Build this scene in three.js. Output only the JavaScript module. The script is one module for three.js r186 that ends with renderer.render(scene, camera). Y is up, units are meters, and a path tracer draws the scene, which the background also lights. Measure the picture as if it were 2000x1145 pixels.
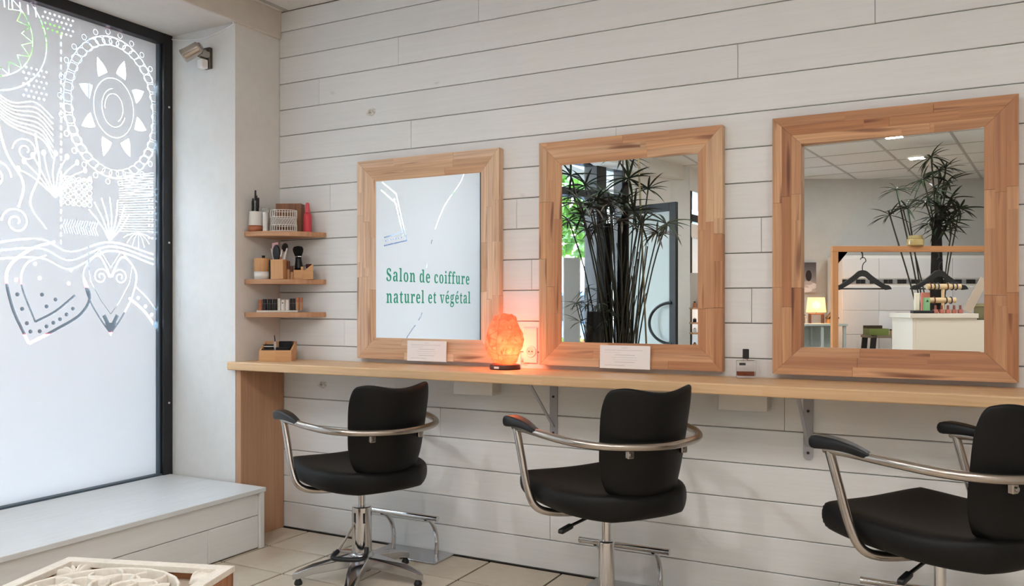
import * as THREE from 'three';
import { RoundedBoxGeometry } from 'three/addons/geometries/RoundedBoxGeometry.js';
import { mergeGeometries, mergeVertices } from 'three/addons/utils/BufferGeometryUtils.js';
import { RectAreaLightUniformsLib } from 'three/addons/lights/RectAreaLightUniformsLib.js';
import { ImprovedNoise } from 'three/addons/math/ImprovedNoise.js';

// ---------------------------------------------------------------- camera, sky, sun, exposure
const scene = new THREE.Scene();
const camera = new THREE.PerspectiveCamera(2 * Math.atan(572.5 / 1619) * 180 / Math.PI, 2000 / 1145, 0.05, 200);
camera.position.set(2.95, 1.094, 3.09);
camera.rotation.y = 28 * Math.PI / 180;
camera.setViewOffset(2000, 1145, 0, -24.5, 2000, 1145);
const renderer = new THREE.WebGLRenderer();
renderer.toneMapping = THREE.LinearToneMapping;
renderer.toneMappingExposure = 1.8;
renderer.shadowMap.enabled = true;
RectAreaLightUniformsLib.init();
scene.background = new THREE.Color(0.62, 0.81, 1.0);
scene.backgroundIntensity = 20;
const sun = new THREE.DirectionalLight(0xfff6ea, 6);
sun.position.set(14, 22, 4); sun.target.position.set(-4, 0, 2);
sun.castShadow = true;
Object.assign(sun.shadow.camera, { left: -25, right: 25, top: 25, bottom: -25, near: 1, far: 70 });
scene.add(sun, sun.target);
const DOWNLIGHT = 135;          // intensity of each recessed ceiling lamp
const CEIL = 2.547, TOP = 0.833;

// ---------------------------------------------------------------- helpers
const R = d => d * Math.PI / 180;
const V = (x, y, z) => new THREE.Vector3(x, y, z);
let seed = 7;
const rnd = () => { seed = (seed * 1664525 + 1013904223) >>> 0; return seed / 4294967296; };
const rr = (a, b) => a + (b - a) * rnd();
const noise = new ImprovedNoise();
const used = {};
const numbered = n => { const k = used[n] = (used[n] ?? -1) + 1; return k ? n + '_' + String(k).padStart(3, '0') : n; };
function tag(o, label, category, group, kind) {
  Object.assign(o.userData, { label, category });
  if (group) o.userData.group = group;
  if (kind) o.userData.kind = kind;
  return o;
}
function thing(name, label, category, pos = [0, 0, 0], turn = 0, group, kind) {
  const g = new THREE.Group(); g.name = numbered(name); g.position.set(...pos); g.rotation.y = turn;
  scene.add(g); return tag(g, label, category, group, kind);
}
const structure = (name, label, category, pos, turn) => thing(name, label, category, pos, turn, null, 'structure');
function mesh(name, geo, mat, parent) {
  const g = Array.isArray(geo) ? merge(geo) : geo;
  const m = new THREE.Mesh(g, mat); m.name = parent ? name : numbered(name); m.castShadow = m.receiveShadow = true;
  (parent ?? scene).add(m); return m;
}
const single = (name, geo, mat, label, category, group, kind) => tag(mesh(name, geo, mat), label, category, group, kind);
function merge(list) {
  return mergeGeometries(list.map(g => {
    const n = g.index ? g.toNonIndexed() : g.clone();
    for (const k of Object.keys(n.attributes)) if (!['position', 'normal', 'uv'].includes(k)) n.deleteAttribute(k);
    n.morphAttributes = {};
    return n;
  }));
}
// uv in metres: u runs along the given axis (the grain), v across it, from each face's own plane
function grain(geo, axis = 0, ou = 0, ov = 0) {
  const g = geo.index ? geo.toNonIndexed() : geo, p = g.attributes.position, uv = new Float32Array(p.count * 2);
  const a = V(), b = V(), c = V(), n = V();
  for (let i = 0; i < p.count; i += 3) {
    a.fromBufferAttribute(p, i); b.fromBufferAttribute(p, i + 1); c.fromBufferAttribute(p, i + 2);
    n.copy(b).sub(a).cross(c.clone().sub(a));
    const an = [Math.abs(n.x), Math.abs(n.y), Math.abs(n.z)], d = an.indexOf(Math.max(...an));
    const rest = [0, 1, 2].filter(k => k !== d);
    const ua = rest.includes(axis) ? axis : rest[0], va = rest.find(k => k !== ua);
    [a, b, c].forEach((q, k) => { const e = [q.x, q.y, q.z]; uv[(i + k) * 2] = e[ua] + ou; uv[(i + k) * 2 + 1] = e[va] + ov; });
  }
  g.setAttribute('uv', new THREE.BufferAttribute(uv, 2));
  return g;
}
const at = (g, x, y, z) => g.translate(x, y, z);
const box = (x0, x1, y0, y1, z0, z1) => at(new THREE.BoxGeometry(x1 - x0, y1 - y0, z1 - z0), (x0 + x1) / 2, (y0 + y1) / 2, (z0 + z1) / 2);
const rbox = (x0, x1, y0, y1, z0, z1, r = 0.004, s = 2) => at(new RoundedBoxGeometry(x1 - x0, y1 - y0, z1 - z0, s, r), (x0 + x1) / 2, (y0 + y1) / 2, (z0 + z1) / 2);
const cyl = (r0, r1, y0, y1, x = 0, z = 0, s = 24) => at(new THREE.CylinderGeometry(r1, r0, y1 - y0, s), x, (y0 + y1) / 2, z);
const lathe = (pts, s = 28) => new THREE.LatheGeometry(pts.map(p => new THREE.Vector2(...p)), s);
const tube = (pts, r, n = 24, s = 10, closed = false) => new THREE.TubeGeometry(new THREE.CatmullRomCurve3(pts.map(p => V(...p)), closed, 'catmullrom', 0.5), n, r, s, closed);
function rod(a, b, r, r2 = r, s = 12) {
  const A = V(...a), B = V(...b), g = new THREE.CylinderGeometry(r2, r, A.distanceTo(B), s);
  g.applyQuaternion(new THREE.Quaternion().setFromUnitVectors(V(0, 1, 0), B.clone().sub(A).normalize()));
  return at(g, (A.x + B.x) / 2, (A.y + B.y) / 2, (A.z + B.z) / 2);
}
const ball = (r, x = 0, y = 0, z = 0, s = 14) => at(new THREE.SphereGeometry(r, s, s - 4), x, y, z);
// plan polygon (x, z pairs) raised from y0 to y1
function prism(pts, y0, y1, bevel = 0) {
  const s = new THREE.Shape(pts.map(([x, z]) => new THREE.Vector2(x, -z)));
  const g = new THREE.ExtrudeGeometry(s, { depth: y1 - y0 - 2 * bevel, bevelEnabled: bevel > 0, bevelSize: bevel, bevelThickness: bevel, bevelSegments: 2, bevelOffset: -bevel, curveSegments: 16 });
  return g.rotateX(-Math.PI / 2).translate(0, y0 + bevel, 0);
}
// cushion: a square grid pillowed on both sides, its outline and its bend given by functions
function cushion(put, T, N = 22, round = 0.18, pow = 9) {
  const pos = [], idx = [];
  const s = k => Math.sin((k / N - 0.5) * Math.PI);
  for (const side of [1, -1]) for (let i = 0; i <= N; i++) for (let j = 0; j <= N; j++) {
    const u = s(i), v = s(j), m = Math.max(Math.abs(u), Math.abs(v));
    pos.push(...put(u * Math.sqrt(1 - round * v ** 4), v * Math.sqrt(1 - round * u ** 4), side * T * Math.sqrt(Math.max(0, 1 - m ** pow))));
  }
  const row = N + 1, off = row * row;
  for (let i = 0; i < N; i++) for (let j = 0; j < N; j++) {
    const a = i * row + j, b = a + row;
    idx.push(a, b, a + 1, b, b + 1, a + 1, off + a, off + a + 1, off + b, off + b, off + a + 1, off + b + 1);
  }
  let g = new THREE.BufferGeometry(); g.setAttribute('position', new THREE.Float32BufferAttribute(pos, 3)); g.setIndex(idx);
  g = mergeVertices(g, 1e-5); g.computeVertexNormals();
  return grain(g, 0);
}
function canvas(w, h, draw) {
  const c = document.createElement('canvas'); c.width = w; c.height = h; draw(c.getContext('2d'), w, h);
  return c;
}
function canvasTex(w, h, draw, srgb = true) {
  const t = new THREE.CanvasTexture(canvas(w, h, draw)); t.wrapS = t.wrapT = THREE.RepeatWrapping;
  if (srgb) t.colorSpace = THREE.SRGBColorSpace;
  return t;
}
function dataTex(w, h, f, srgb = true, rx = 1, ry = 1) {
  const d = new Uint8Array(w * h * 4);
  for (let y = 0; y < h; y++) for (let x = 0; x < w; x++) { const c = f(x / w, y / h, x, y), o = (y * w + x) * 4; for (let k = 0; k < 3; k++) d[o + k] = Math.max(0, Math.min(255, c[k])); d[o + 3] = 255; }
  const t = new THREE.DataTexture(d, w, h); t.wrapS = t.wrapT = THREE.RepeatWrapping; t.magFilter = THREE.LinearFilter; t.repeat.set(rx, ry);
  if (srgb) t.colorSpace = THREE.SRGBColorSpace; t.needsUpdate = true; return t;
}
const mixc = (a, b, t) => a.map((v, k) => v + (b[k] - v) * t);
// timber: one repeat covers 0.8 m along the grain and 0.2 m across
function timber(base, dark, s, streak = 0.35, rough = 0.55) {
  const map = dataTex(512, 256, (u, v) => {
    const wob = 0.02 * noise.noise(u * 4, v * 3, s);
    const fine = noise.noise(u * 6, (v + wob) * 90, s + 3.1), mid = noise.noise(u * 2.2, (v + wob) * 22, s + 9.7), big = noise.noise(u * 1.3, (v + wob) * 5, s + 5.5);
    let t = 0.10 + 0.16 * fine + 0.22 * mid + 0.2 * big;
    const k = noise.noise(u * 2.6, (v + wob * 2) * 9, s + 21);
    if (k > 0.42) t += streak * (k - 0.42) * 6;
    return mixc(base, dark, Math.max(-0.12, Math.min(1, t)));
  });
  map.repeat.set(1 / 0.8, 1 / 0.2);
  return new THREE.MeshStandardMaterial({ map, roughness: rough });
}
const std = (color, roughness = 0.6, metalness = 0, more = {}) => new THREE.MeshPhysicalMaterial({ color, roughness, metalness, ...more });

// ---------------------------------------------------------------- materials
const speck = (base, amp, s, rx, ry, extra) => dataTex(256, 256, (u, v) => {
  let n = amp * (0.6 * noise.noise(u * 18, v * 18, s) + 0.4 * noise.noise(u * 70, v * 70, s + 2) + 0.5 * noise.noise(u * 5, v * 5, s + 4));
  const c = base.map(b => b + n); return extra ? extra(u, v, c) : c;
}, true, rx, ry);
const M = {
  plaster: new THREE.MeshStandardMaterial({ map: speck([226, 224, 220], 5, 1, 1.2, 1.2), roughness: 0.85 }),
  plasterWarm: new THREE.MeshStandardMaterial({ map: speck([214, 206, 196], 5, 2, 1.2, 1.2), roughness: 0.85 }),
  ceiling: new THREE.MeshStandardMaterial({ map: dataTex(256, 256, (u, v, x, y) => { const n = noise.noise(u * 90, v * 90, 3) + 0.6 * noise.noise(u * 40, v * 40, 8); const d = n > 0.62 ? -50 : 6 * n; return [226 + d, 224 + d, 220 + d]; }, true, 2, 2), roughness: 0.95 }),
  plasterGrey: new THREE.MeshStandardMaterial({ map: speck([204, 205, 202], 5, 5, 1.2, 1.2), roughness: 0.85 }),
  gridMetal: std(0xb2afaa, 0.5),
  black: std(0x15161a, 0.45),
  frameBlack: std(0x141519, 0.42),
  seal: std(0x4a5a66, 0.5),
  leather: new THREE.MeshPhysicalMaterial({ color: 0x080808, roughness: 0.55, specularIntensity: 0.55, bumpMap: speck([128, 128, 128], 60, 12, 6, 6), bumpScale: 0.0006 }),
  armBlack: std(0x0d0d0f, 0.38, 0, { specularIntensity: 0.8 }),
  steel: std(0xb4aca4, 0.26, 1),
  chrome: std(0xd2d2d4, 0.13, 1),
  castAlu: std(0xc4c4c6, 0.22, 1),
  mirror: new THREE.MeshStandardMaterial({ color: 0xeef2f1, roughness: 0.0, metalness: 1 }),
  glass: std(0xffffff, 0.0, 0, { transmission: 1, thickness: 0, ior: 1.45 }),
  paper: null,
  bracketGrey: std(0xadacb1, 0.45),
  white: std(0xe9e7e3, 0.6),
  whiteMetal: std(0xd6d4d2, 0.45),
  grout: std(0x2a2420, 0.95),
  backing: std(0x8d8883, 0.9),
};
const PLANK = [0, 1, 2].map(k => new THREE.MeshStandardMaterial({ roughness: 0.6, map: dataTex(1024, 128, (u, v) => {
  const g = noise.noise(u * 5, v * 26, k * 7) * 3 + noise.noise(u * 26, v * 60, k * 3 + 1) * 2;
  const kn = noise.noise(u * 21, v * 4.4, k * 11 + 6), kf = kn > 0.66 ? (kn - 0.66) * 420 * (0.5 + noise.noise(u * 160, v * 70, 5)) : 0;
  const e = 238 - k * 2 + g; return [e - Math.max(0, kf), e - 1.1 * Math.max(0, kf), e - 1 - 1.3 * Math.max(0, kf)];
}, true, 1 / 2.4, 1 / 0.3) }));
const BENCHTOP = new THREE.MeshStandardMaterial({ roughness: 0.4, map: dataTex(512, 256, (u, v) => { const g = 6 * noise.noise(u * 4, v * 60, 2) + 4 * noise.noise(u * 10, v * 160, 6); return [228 + g, 230 + g, 230 + g]; }, true, 1, 1) });
const TILE = [0, 1, 2, 3].map(k => new THREE.MeshStandardMaterial({ roughness: 0.32, map: speck([218 - k * 3, 204 - k * 3, 186 - k * 4], 8, 31 + k, 1.3, 1.3) }));
// glued beech staves: pale, honey, rosy, dark-hearted
const STAVE_A = [[228, 192, 158], [218, 178, 140], [233, 201, 170], [210, 166, 128]].map((c, k) => timber(c, mixc(c, [96, 52, 34], 0.72), 40 + k * 3.7, 0.5 + 0.2 * (k % 2), 0.5));
const STAVE_B = [[208, 156, 114], [198, 142, 100], [214, 164, 122], [186, 128, 88]].map((c, k) => timber(c, mixc(c, [88, 44, 28], 0.75), 60 + k * 3.7, 0.5 + 0.2 * (k % 2), 0.5));
const BEECH = timber([224, 186, 142], [186, 138, 94], 81, 0.15, 0.4);
const PANELWOOD = timber([196, 152, 118], [158, 112, 82], 85, 0.15, 0.6);
const SHELFWOOD = timber([200, 154, 118], [130, 84, 58], 88, 0.3, 0.55);
const BAMBOO = timber([214, 166, 116], [176, 124, 78], 91, 0.1, 0.55);
const WALNUT = timber([150, 104, 72], [82, 50, 34], 94, 0.6, 0.55);
const RACKWOOD = timber([190, 132, 84], [150, 96, 56], 97, 0.2, 0.55);
// ---------------------------------------------------------------- the room: floor
{
  const f = structure('floor', 'cream ceramic tile floor with dark grout lines', 'floor');
  mesh('grout_bed', box(-0.55, 4.3, -0.12, -0.005, -0.05, 9.3), M.grout, f);
  const px = 0.336, pz = 0.268, g0 = grain(new RoundedBoxGeometry(px - 0.009, 0.012, pz - 0.009, 1, 0.002));
  const far = [];
  for (let i = -3; i < 12; i++) for (let k = -1; k < 34; k++) {
    const x = 0.197 + px * (i + 0.5), z = 0.275 + pz * (k + 0.5);
    if (x < 0.2 && z > 0.3 && z < 2.9 && x < 0) continue;
    if (z < 2.6) { const m = mesh('tile', g0, TILE[(i * 7 + k * 5 + 70) % 4], f); m.position.set(x, -0.006, z); }
    else far.push(g0.clone().translate(x, -0.006, z));
  }
  const rest = mesh('tiles_beyond', far, TILE[1], f); rest.userData.kind = 'stuff';
}
// ---------------------------------------------------------------- back wall: painted planks
{
  const w = structure('wall_back', 'wall of wide white painted horizontal boards', 'wall');
  mesh('backing_wall', box(-0.05, 4.35, -0.1, CEIL + 0.1, -0.2, -0.014), M.backing, w);
  const joints = { 0: [1.144, 3.3], 1: [0.721, 2.9], 2: [0.254, 2.715], 3: [2.25], 4: [0.791, 3.5], 5: [1.773, 3.62], 6: [0.323, 3.3], 7: [1.329, 3.7], 8: [2.335], 9: [1.4, 3.4], 10: [2.3, 3.6], 11: [0.41, 3.25], 12: [1.35, 3.5], 13: [0.7, 2.416], 14: [0.948, 3.2], 15: [1.9, 3.7], 16: [2.953], 17: [1.484, 3.5], 18: [2.6], '-1': [1.9] };
  for (let k = -1; k < 19; k++) {
    const y1 = k < 0 ? CEIL : 2.448 - 0.129 * k, y0 = k === 18 ? 0.002 : 2.448 - 0.129 * (k + 1), h = y1 - y0 - 0.003, c = 0.0025;
    const xs = [0.001, ...joints[k], 4.2];
    for (let j = 0; j + 1 < xs.length; j++) {
      const L = xs[j + 1] - xs[j] - 0.002;
      const s = new THREE.Shape([[-0.014, 0], [-c, 0], [0, c], [0, h - c], [-c, h], [-0.014, h]].map(p => new THREE.Vector2(...p)));
      const g = new THREE.ExtrudeGeometry(s, { depth: L, bevelEnabled: false }).rotateY(Math.PI / 2);
      // after the turn the profile's x runs along -z: flip it back so that the painted face looks into the room
      const p = g.attributes.position; for (let i = 0; i < p.count; i++) p.setZ(i, -p.getZ(i));
      const ix = []; for (let i = 0; i < p.count; i += 3) ix.push(i, i + 2, i + 1);
      g.setIndex(ix);
      const b = grain(g.toNonIndexed(), 0, rr(0, 2.4), rr(0, 0.3)); b.computeVertexNormals();
      const m = mesh('plank', b, PLANK[Math.floor(rnd() * 3)], w);
      m.position.set(xs[j] + 0.001, y0 + 0.0015, rr(-0.0008, 0.0008));
    }
  }
}
// ---------------------------------------------------------------- left side: nook wall, window reveal, beam, window
{
  const w = structure('wall_left', 'plain white plaster wall beside the window with a deep reveal', 'wall');
  mesh('plaster', grain(box(-0.75, 0, -0.1, 2.6, -0.2, 0.287), 1), M.plaster, w);
  const t = structure('trim_1', 'plaster beam running along the wall head above the window', 'beam');
  mesh('beam', grain(rbox(-0.75, 0.014, 2.412, CEIL + 0.05, 0.0, 2.96, 0.006), 2), M.plasterWarm, t);
  const p = structure('wall_street', 'white plaster pier between shop window and entrance', 'wall');
  mesh('pier', grain(prism([[0, 2.88], [-0.05, 2.96], [-0.42, 3.03], [-0.75, 3.03], [-0.75, 2.88]], -0.1, 2.6), 1), M.plaster, p);
  const s = structure('wall_sill', 'low masonry below the shop window', 'wall');
  mesh('masonry', box(-0.75, -0.43, -0.1, 0.262, 0.28, 2.9), M.plaster, s);
}
const ZA = 0.287, ZB = 2.88, YA = 0.262, YB = 2.425;
{
  const w = structure('window_1', 'tall shop window in a black frame with frosted lace-pattern film', 'window');
  const fx0 = -0.5, fx1 = -0.42, fw = 0.052;
  mesh('frame', rbox(fx0, fx1, YA, YB, ZA, ZA + fw, 0.004), M.frameBlack, w);
  mesh('frame', rbox(fx0, fx1, YA, YB, ZB - fw, ZB, 0.004), M.frameBlack, w);
  mesh('frame', rbox(fx0, fx1, YB - 0.062, YB, ZA + fw, ZB - fw, 0.004), M.frameBlack, w);
  mesh('frame', rbox(fx0, fx1 - 0.01, YA, YA + 0.018, ZA + fw, ZB - fw, 0.003), M.seal, w);
  for (const [y, z] of [[2.06, 0.31], [1.4, 0.31], [0.62, 0.31]]) mesh('screw_cap', new THREE.CylinderGeometry(0.005, 0.005, 0.004, 10).rotateZ(Math.PI / 2).translate(fx1 + 0.001, y, z), M.whiteMetal, w);
  for (const [za, zb] of [[ZA + fw, ZA + fw + 0.012], [ZB - fw - 0.012, ZB - fw]]) mesh('glazing_bead', rbox(-0.478, -0.442, YA + 0.018, YB - 0.062, za, zb, 0.003), M.seal, w);
  const pane = mesh('pane', new THREE.PlaneGeometry(ZB - ZA - 2 * fw, YB - YA - 0.08).rotateY(Math.PI / 2).translate(-0.468, (YA + 0.018 + YB - 0.062) / 2, (ZA + ZB) / 2), M.glass, w);
  // frosted film with cut-outs: white = film, black = cut away. x runs from the far end of the window to the near one
  const W = 2048, z1 = ZB - fw, z0 = ZA + fw, y1 = YB - 0.062, y0 = YA + 0.018, H = Math.round(W * (y1 - y0) / (z1 - z0)), K = W / (z1 - z0);
  const X = z => (z1 - z) * K, Y = y => (y1 - y) * K;
  const FINE = 0.62;                                             // stroke scale
  const cut = c => {
    c.fillStyle = '#fff'; c.fillRect(0, 0, W, H); c.fillStyle = c.strokeStyle = '#000'; c.lineCap = 'butt'; c.lineJoin = 'miter';
    const line = (w, pts, close) => { c.lineWidth = w * FINE * K; c.beginPath(); pts.forEach(([z, y], i) => i ? c.lineTo(X(z), Y(y)) : c.moveTo(X(z), Y(y))); if (close) c.closePath(); c.stroke(); };
    const curve = (w, pts) => { const q = new THREE.CatmullRomCurve3(pts.map(([z, y]) => V(z, y, 0))).getPoints(40).map(p => [p.x, p.y]); line(w, q); return q; };
    const dot = (z, y, r, ry = r) => { c.beginPath(); c.ellipse(X(z), Y(y), r * 0.8 * K, ry * 0.8 * K, 0, 0, 7); c.fill(); };
    const ell = (w, z, y, a, b, t0 = 0, t1 = 6.2832) => { c.lineWidth = w * FINE * K; c.beginPath(); c.ellipse(X(z), Y(y), a * K, b * K, 0, t0, t1); c.stroke(); };
    const poly = pts => { c.beginPath(); pts.forEach(([z, y], i) => i ? c.lineTo(X(z), Y(y)) : c.moveTo(X(z), Y(y))); c.closePath(); c.fill(); };
    const medallion = (z, y, a, b, n) => {
      ell(0.006, z, y, a, b); ell(0.004, z, y, a * 0.86, b * 0.88);
      for (let i = 0; i < n; i++) { const t = i / n * 6.2832; ell(0.0045, z + Math.cos(t) * a * 0.93, y + Math.sin(t) * b * 0.935, a * 0.1, a * 0.075); }
      for (let i = 0; i < 8; i++) {
        const t = i / 8 * 6.2832 + 0.3, e = (q, k) => [z + Math.cos(t + k) * a * q, y + Math.sin(t + k) * b * q];
        const m = new THREE.QuadraticBezierCurve(new THREE.Vector2(...e(0.5, -0.2)), new THREE.Vector2(...e(0.6, -0.17)), new THREE.Vector2(...e(0.74, 0))).getPoints(8).map(p => [p.x, p.y]);
        const l = new THREE.QuadraticBezierCurve(new THREE.Vector2(...e(0.74, 0)), new THREE.Vector2(...e(0.6, 0.17)), new THREE.Vector2(...e(0.5, 0.2))).getPoints(8).map(p => [p.x, p.y]);
        poly([...m, ...l]);
      }
      ell(0.004, z, y, a * 0.42, b * 0.42); ell(0.003, z, y, a * 0.25, b * 0.27, 0.4, 4.6); ell(0.003, z, y, a * 0.19, b * 0.2, 3, 7.4);
    };
    const spiral = (z, y, r, dir, w = 0.011) => { const p = []; for (let t = 0; t < 10.5; t += 0.25) p.push([z + dir * Math.cos(t) * r * (1 - t / 12), y + Math.sin(t) * r * (1 - t / 12)]); line(w, p); };
    const heart = (z, tip, lobe, wdt, w, spots) => {
      const half = s => [[z, lobe - 0.045], [z + s * wdt * 0.45, lobe + 0.05], [z + s * wdt * 0.95, lobe - 0.02], [z + s * wdt * 0.82, lobe - (lobe - tip) * 0.42], [z + s * wdt * 0.4, lobe - (lobe - tip) * 0.76], [z, tip]];
      for (const s of [-1, 1]) {
        const q = curve(w, half(s)); line(0.004, half(s).map(([a, b]) => [z + (a - z) * 0.86, tip + 0.09 + (b - tip) * 0.82]));
        if (spots) for (let i = 4; i < 40; i += 4) { const [a, b] = q[i]; dot(z + (a - z) * 0.76, tip + 0.05 + (b - tip) * 0.84, 0.009); }
      }
      poly([[z - 0.03, tip + 0.05], [z + 0.03, tip + 0.05], [z, tip - 0.012]]);
    };
    {
      const q = z => z;
      medallion(q(0.578), 2.005, 0.245, 0.325, 40);
      for (let i = 0; i < 26; i++) { const t = i / 26 * 6.2832; ell(0.004, q(0.578) + Math.cos(t) * 0.262, 2.005 + Math.sin(t) * 0.345, 0.011, 0.012); }
      for (let i = 0; i < 6; i++) for (let j = 0; j < 5; j++) { ell(0.004, q(0.7 + i * 0.026), 1.545 + j * 0.026, 0.011, 0.011); if ((i + j) % 2) dot(q(0.7 + i * 0.026), 1.545 + j * 0.026, 0.005); }
      for (let i = 0; i < 8; i++) curve(0.007, [[q(1.15), 1.98 - i * 0.012], [q(1.05), 1.93 - i * 0.014], [q(0.95 - i * 0.005), 1.95 - i * 0.022], [q(0.87), 1.9 - i * 0.025]]);
      for (let i = 0; i < 14; i++) line(0.006, [[q(0.66 + i * 0.012), 1.41], [q(0.672 + i * 0.012), 1.44], [q(0.66 + i * 0.012), 1.47]]);
      for (let i = 0; i < 7; i++) { const t = R(200 + i * 23); curve(0.006, [[q(0.45), 1.44], [q(0.45 + Math.cos(t) * 0.05), 1.44 + Math.sin(t) * 0.03], [q(0.45 + Math.cos(t) * 0.085), 1.44 + Math.sin(t) * 0.075]]); }
      for (let y = 1.62; y < 1.72; y += 0.016) line(0.004, [[q(0.52), y], [q(0.36), y + 0.006]]);
      // upper corner lace: rings, zigzags, pin holes
      ell(0.008, q(1.16), 2.2, 0.26, 0.24); ell(0.006, q(1.16), 2.2, 0.2, 0.185);
      for (let i = 0; i < 18; i++) { const t = i / 18 * 6.2832; line(0.005, [[q(1.16) + Math.cos(t) * 0.2, 2.2 + Math.sin(t) * 0.185], [q(1.16) + Math.cos(t + 0.17) * 0.155, 2.2 + Math.sin(t + 0.17) * 0.14], [q(1.16) + Math.cos(t + 0.35) * 0.2, 2.2 + Math.sin(t + 0.35) * 0.185]]); }
      for (let i = 0; i < 5; i++) for (let j = 0; j < 6; j++) dot(q(0.9 + i * 0.022 + (j % 2) * 0.011), 2.09 - j * 0.024, 0.0062);
      for (let i = 0; i < 7; i++) for (let j = 0; j < 4; j++) dot(q(0.78 + i * 0.021 + (j % 2) * 0.01), 2.345 - j * 0.023, 0.006);
      for (let i = 0; i < 6; i++) line(0.009, [[q(0.95 + i * 0.033), 2.36], [q(0.945 + i * 0.033), 2.31]]);
      for (let y = 1.36; y < 2.28; y += 0.033) line(0.012, [[q(0.835), y], [q(0.835), y + 0.019]]);
      for (let i = 0; i < 24; i++) { const y = 1.36 + i * 0.02; line(0.0028, [[q(0.55), 1.44 + i * 0.011], [q(0.36), 1.45 + i * 0.0125]]); }
      for (let i = 0; i < 9; i++) for (let j = 0; j < 3; j++) dot(q(0.35 + j * 0.02), 1.42 + i * 0.03, 0.006);
      // leafy fans and tendrils between
      for (let i = 0; i < 9; i++) { const a = R(18 + i * 18), e = [q(0.86 + Math.cos(a) * 0.17), 1.62 + Math.sin(a) * 0.13]; curve(0.008, [[q(0.86), 1.56], [(q(0.86) + e[0]) / 2 + 0.012, (1.56 + e[1]) / 2 + 0.02], e]); dot(e[0], e[1], 0.012, 0.016); }
      for (let i = 0; i < 7; i++) { const a = R(30 + i * 20), e = [q(0.6 + Math.cos(a) * 0.12), 1.46 + Math.sin(a) * 0.13]; curve(0.009, [[q(0.6), 1.39], [(q(0.6) + e[0]) / 2 - 0.01, (1.39 + e[1]) / 2], e]); }
      spiral(q(1.03), 1.44, 0.06, 1); spiral(q(1.12), 1.62, 0.07, -1); spiral(q(0.99), 1.74, 0.055, 1, 0.008);
      curve(0.014, [[q(1.12), 1.9], [q(1.07), 1.72], [q(1.0), 1.6], [q(1.02), 1.5]]);
      curve(0.012, [[q(0.95), 1.82], [q(0.93), 1.66], [q(0.97), 1.52], [q(0.9), 1.42]]);
      for (let k = 0; k < 3; k++) curve(0.012, [[q(1.18), 1.335 - k * 0.03], [q(0.92), 1.375 - k * 0.04], [q(0.8), 1.33 - k * 0.038], [q(0.6), 1.385 - k * 0.02], [q(0.36), 1.34 - k * 0.024]]);
      heart(q(0.595), 0.965, 1.27, 0.14, 0.012, false);
      spiral(q(0.645), 1.225, 0.04, -1, 0.008); spiral(q(0.545), 1.225, 0.04, 1, 0.008);
      line(0.03, [[q(0.56), 1.05], [q(0.595), 0.985], [q(0.63), 1.05]]);
      // the large dotted heart and the one that runs into the frame
      curve(0.02, [[q(0.86), 1.37], [q(0.97), 1.33], [q(1.065), 1.24], [q(1.05), 1.1], [q(0.977), 0.935]]);
      curve(0.02, [[q(0.977), 0.935], [q(0.86), 0.99], [q(0.74), 1.06], [q(0.7), 1.13], [q(0.73), 1.22]]);
      curve(0.012, [[q(0.9), 1.31], [q(0.985), 1.27], [q(1.01), 1.2], [q(0.95), 1.025]]); curve(0.016, [[q(0.95), 1.025], [q(0.86), 1.07], [q(0.77), 1.14]]);
      for (const [z, y] of [[1.03, 1.2], [1.025, 1.14], [1.005, 1.08], [0.985, 1.02], [0.97, 0.985], [0.93, 0.985], [0.9, 1.005], [0.87, 1.02], [0.84, 1.035], [0.81, 1.055], [0.78, 1.08], [0.95, 1.27], [0.93, 1.21], [0.92, 1.14], [0.9, 1.09], [0.86, 1.12], [0.8, 1.19], [0.79, 1.25]]) dot(q(z), y, 0.011);
      curve(0.02, [[q(0.5), 1.13], [q(0.42), 1.07], [q(0.36), 1.0], [q(0.33), 0.96]]); curve(0.009, [[q(0.46), 1.18], [q(0.4), 1.13], [q(0.34), 1.06]]);
      for (const [z, y] of [[0.45, 1.13], [0.41, 1.09], [0.375, 1.05], [0.35, 1.01]]) dot(q(z), y, 0.011);
    }
    // second lace tip and the long swept thread near the lettering
    for (const o of [0, 0.055]) line(0.014, [[1.5 - o * 0.2, 1.93 - o], [1.66, 1.87 - o * 1.2], [1.72 - o * 0.6, 1.72], [1.79 - o, 1.555 + o], [1.52, 1.5 + o]]);
    for (let i = 0; i < 9; i++) dot(1.64 + i * 0.013, 1.83 - i * 0.03, 0.009);
    for (let i = 0; i < 7; i++) dot(1.54 + i * 0.03, 1.535 + i * 0.006, 0.008);
    const thread = new THREE.CatmullRomCurve3([[2.62, 2.3], [2.547, 2.107], [2.267, 1.836], [2.1, 1.56], [2.02, 1.3], [1.981, 1.046], [1.79, 0.867], [1.68, 0.72]].map(([z, y]) => V(z, y, 0))).getPoints(120).map(p => [p.x, p.y]);
    for (const [a, b] of [[0, 46], [50, 53], [62, 65], [86, 92], [94, 112]]) line(0.012, thread.slice(a, b));
  };
  const alphaMap = canvasTex(W, H, cut, false);
  const map = canvasTex(1024, Math.round(H / 2), (c, w, h) => {
    c.fillStyle = '#eef1f6'; c.fillRect(0, 0, w, h);
    c.fillStyle = '#3c9678'; c.textBaseline = 'alphabetic';
    const k = K / 2, put = (text, za, zb, y, size) => {
      c.save(); c.translate((z1 - za) * k, (y1 - y) * k); c.font = 'bold ' + Math.round(size * k) + 'px serif';
      const gap = 0.011 * k; let m = -gap; for (const ch of text) m += c.measureText(ch).width + gap;
      c.scale(-(zb - za) * k / m, 1); let x = 0; for (const ch of text) { c.fillText(ch, x, 0); x += c.measureText(ch).width + gap; } c.restore();
    };
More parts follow.
